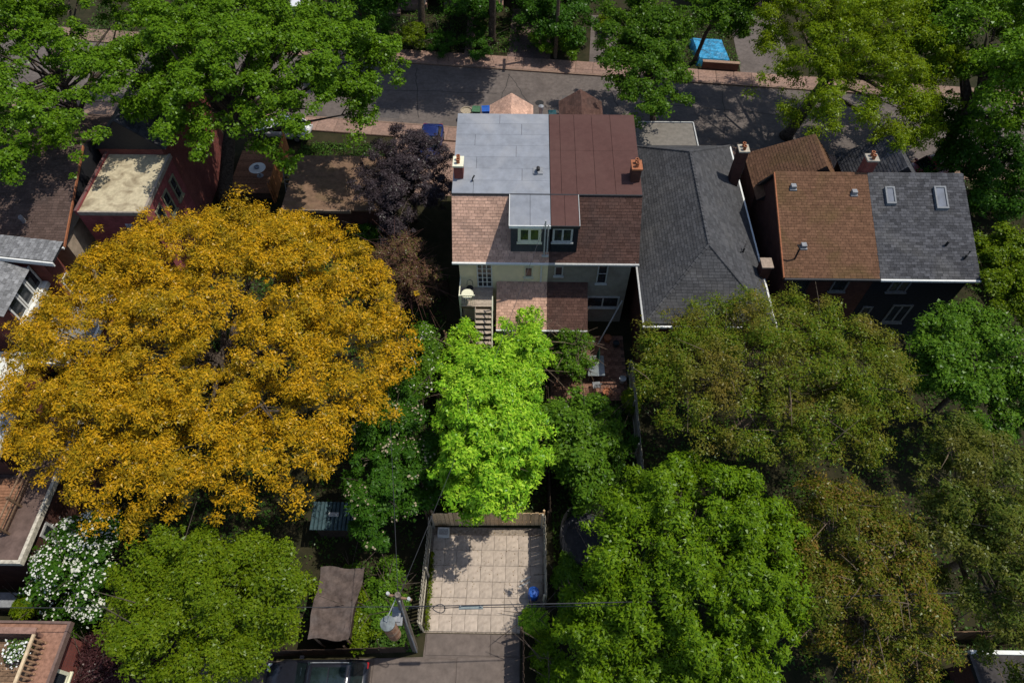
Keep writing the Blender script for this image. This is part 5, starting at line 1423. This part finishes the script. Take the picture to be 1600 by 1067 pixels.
for i, (lb, bx, z1, lm, sd) in enumerate((
    ('round clipped yellow green bush beside the far sidewalk', (622, 668, 36, 80), 2.0, LM_YELGREEN, 51),
    ('leafy dark shrub right of the round clipped bush', (668, 716, 44, 86), 1.6, LM_DARK, 52),
    ('green shrub beside the path across the street', (722, 776, 40, 92), 1.9, LM_DARK, 53),
    ('leafy green shrub left of the utility pole foot', (836, 862, 30, 92), 2.2, LM_MAPLE, 54),
    ('leafy green shrub right of the utility pole foot', (876, 908, 25, 96), 2.2, LM_MAPLE, 69),
    ('dark shrub at the sidewalk left of the round bush', (565, 622, 30, 84), 2.0, LM_DARK, 55),
    ('small yellow green shrub beside the asphalt drive across the street', (936, 962, 22, 52), 1.2, LM_YELGREEN, 56),
    ('broad leaved green shrub left of the lane pole', (572, 632, 880, 985), 1.8, LM_GREEN, 57),
    ('yellowing grass green shrub right of the sheeted shed', (545, 590, 915, 1010), 1.2, LM_YELGREEN, 58),
    ('lime shrub in the bottom right corner of the paved pad', (815, 856, 950, 985), .8, LM_LIME_BRIGHTENED, 59),
    ('climbing green bush right of the paved pad', (862, 905, 860, 985), 1.5, LM_GREEN, 60),
    ('green bush at the bottom edge right of the lane', (830, 885, 985, 1085), 1.6, LM_BRIGHT, 61),
    ('emerald green shrub in the dark lawn under the golden tree', (535, 565, 885, 912), .8, LM_GREEN, 62),
    ('yellow shrub beside the grey patio fence', (975, 1000, 610, 645), 1.4, LM_YELGREEN, 63),
    ('dark bush below the cut branches near the trampoline', (905, 1000, 640, 740), 2.0, LM_DARK, 64),
    ('green shrub in the dark yard at the right edge', (1535, 1600, 295, 345), 1.8, LM_DARK, 65),
    ('green shrub between balcony house and white dogwood', (20, 75, 925, 965), 1.4, LM_YELGREEN, 66),
    ('bright green shrub at the corner of the balcony house', (85, 135, 965, 1010), 1.4, LM_GREEN, 67),
    ('dark green shrub behind the flat roofed garage wall', (545, 600, 345, 385), 1.6, LM_DARK, 68))):
    tree('garden_shrub', lb, 'shrub', bx, .1, z1, lm, 55, 85, .15, .09, .36, seed=sd, n_limbs=10, r0=.05, up=.9, lobe_amp=.2, group='garden shrubs')

# low planting and weeds that nobody could count
rg = np.random.default_rng(77)
areas = [(-22, -4.6, 7.2, 30, 15000), (2.0, 6.6, 7.0, 20.2, 7000), (7.0, 34, 4, 22, 16000), (26, 42, 24, 42, 6000), (-16, 5.9, 55.6, 63, 9000), (10.5, 19, 53.6, 63, 6000), (-4.2, 1.6, 12.9, 23.5, 5000), (-20.8, -14, -1, 6.0, 0), (9, 19, 37.5, 41.5, 1500), (-16, -10, 28.4, 32.6, 3000), (-3.6, 1.6, 41, 43, 800), (-17, -10, 38.6, 43, 4500), (-7.2, -4.9, 6.5, 7.6, 1200), (-30, -16, 44, 44.9, 0), (-40, -16, 57, 63, 7000)]
pp = []
for x0, x1, y0, y1, n in areas:
    if n == 0:
        continue
    k = n // 25
    cc = np.stack([rg.uniform(x0, x1, k), rg.uniform(y0, y1, k), rg.uniform(.05, .25, k)], 1)
    q = np.repeat(cc, 25, axis=0) + rg.normal(size=(k * 25, 3)) * np.array([.32, .32, .10])
    q[:, 0] = np.clip(q[:, 0], x0, x1); q[:, 1] = np.clip(q[:, 1], y0, y1)
    q[:, 2] = np.abs(q[:, 2]) + .02
    pp.append(q)
pp = np.concatenate(pp)
gc = leaf_cloud('ground_cover', pp, .17, .10, LM_IVY, None, rg, tri=True)
gc['kind'] = 'stuff'; gc['label'] = 'low leafy ground cover in the gardens'; gc['category'] = 'ground cover'
n = 1100
q = np.stack([-4.30 + np.abs(rg.normal(size=n)) * .10, rg.uniform(7.4, 11.2, n), np.abs(rg.normal(size=n)) * .1 + .04], 1)
wd = leaf_cloud('weeds', q, .13, .035, LM_LOCUST, None, rg, rg.normal(size=(n, 3)) + UP * .3)
wd['kind'] = 'stuff'; wd['label'] = 'yellow green weeds along the left edge of the parking pad'; wd['category'] = 'weeds'

n = 260
q = np.stack([rg.uniform(-4.2, 1.4, n), 7.4 + 5.1 * rg.random(n) ** .6, np.full(n, .085)], 1)
fl_ = leaf_cloud('fallen_leaves', q, .06, .035, mat('dry_leaf', (.16, .11, .05), .9, .3), None, rg, rg.normal(size=(n, 3)) * .15 + UP)
fl_['kind'] = 'stuff'; fl_['label'] = 'dry fallen leaves scattered on the paved parking pad'; fl_['category'] = 'leaves'
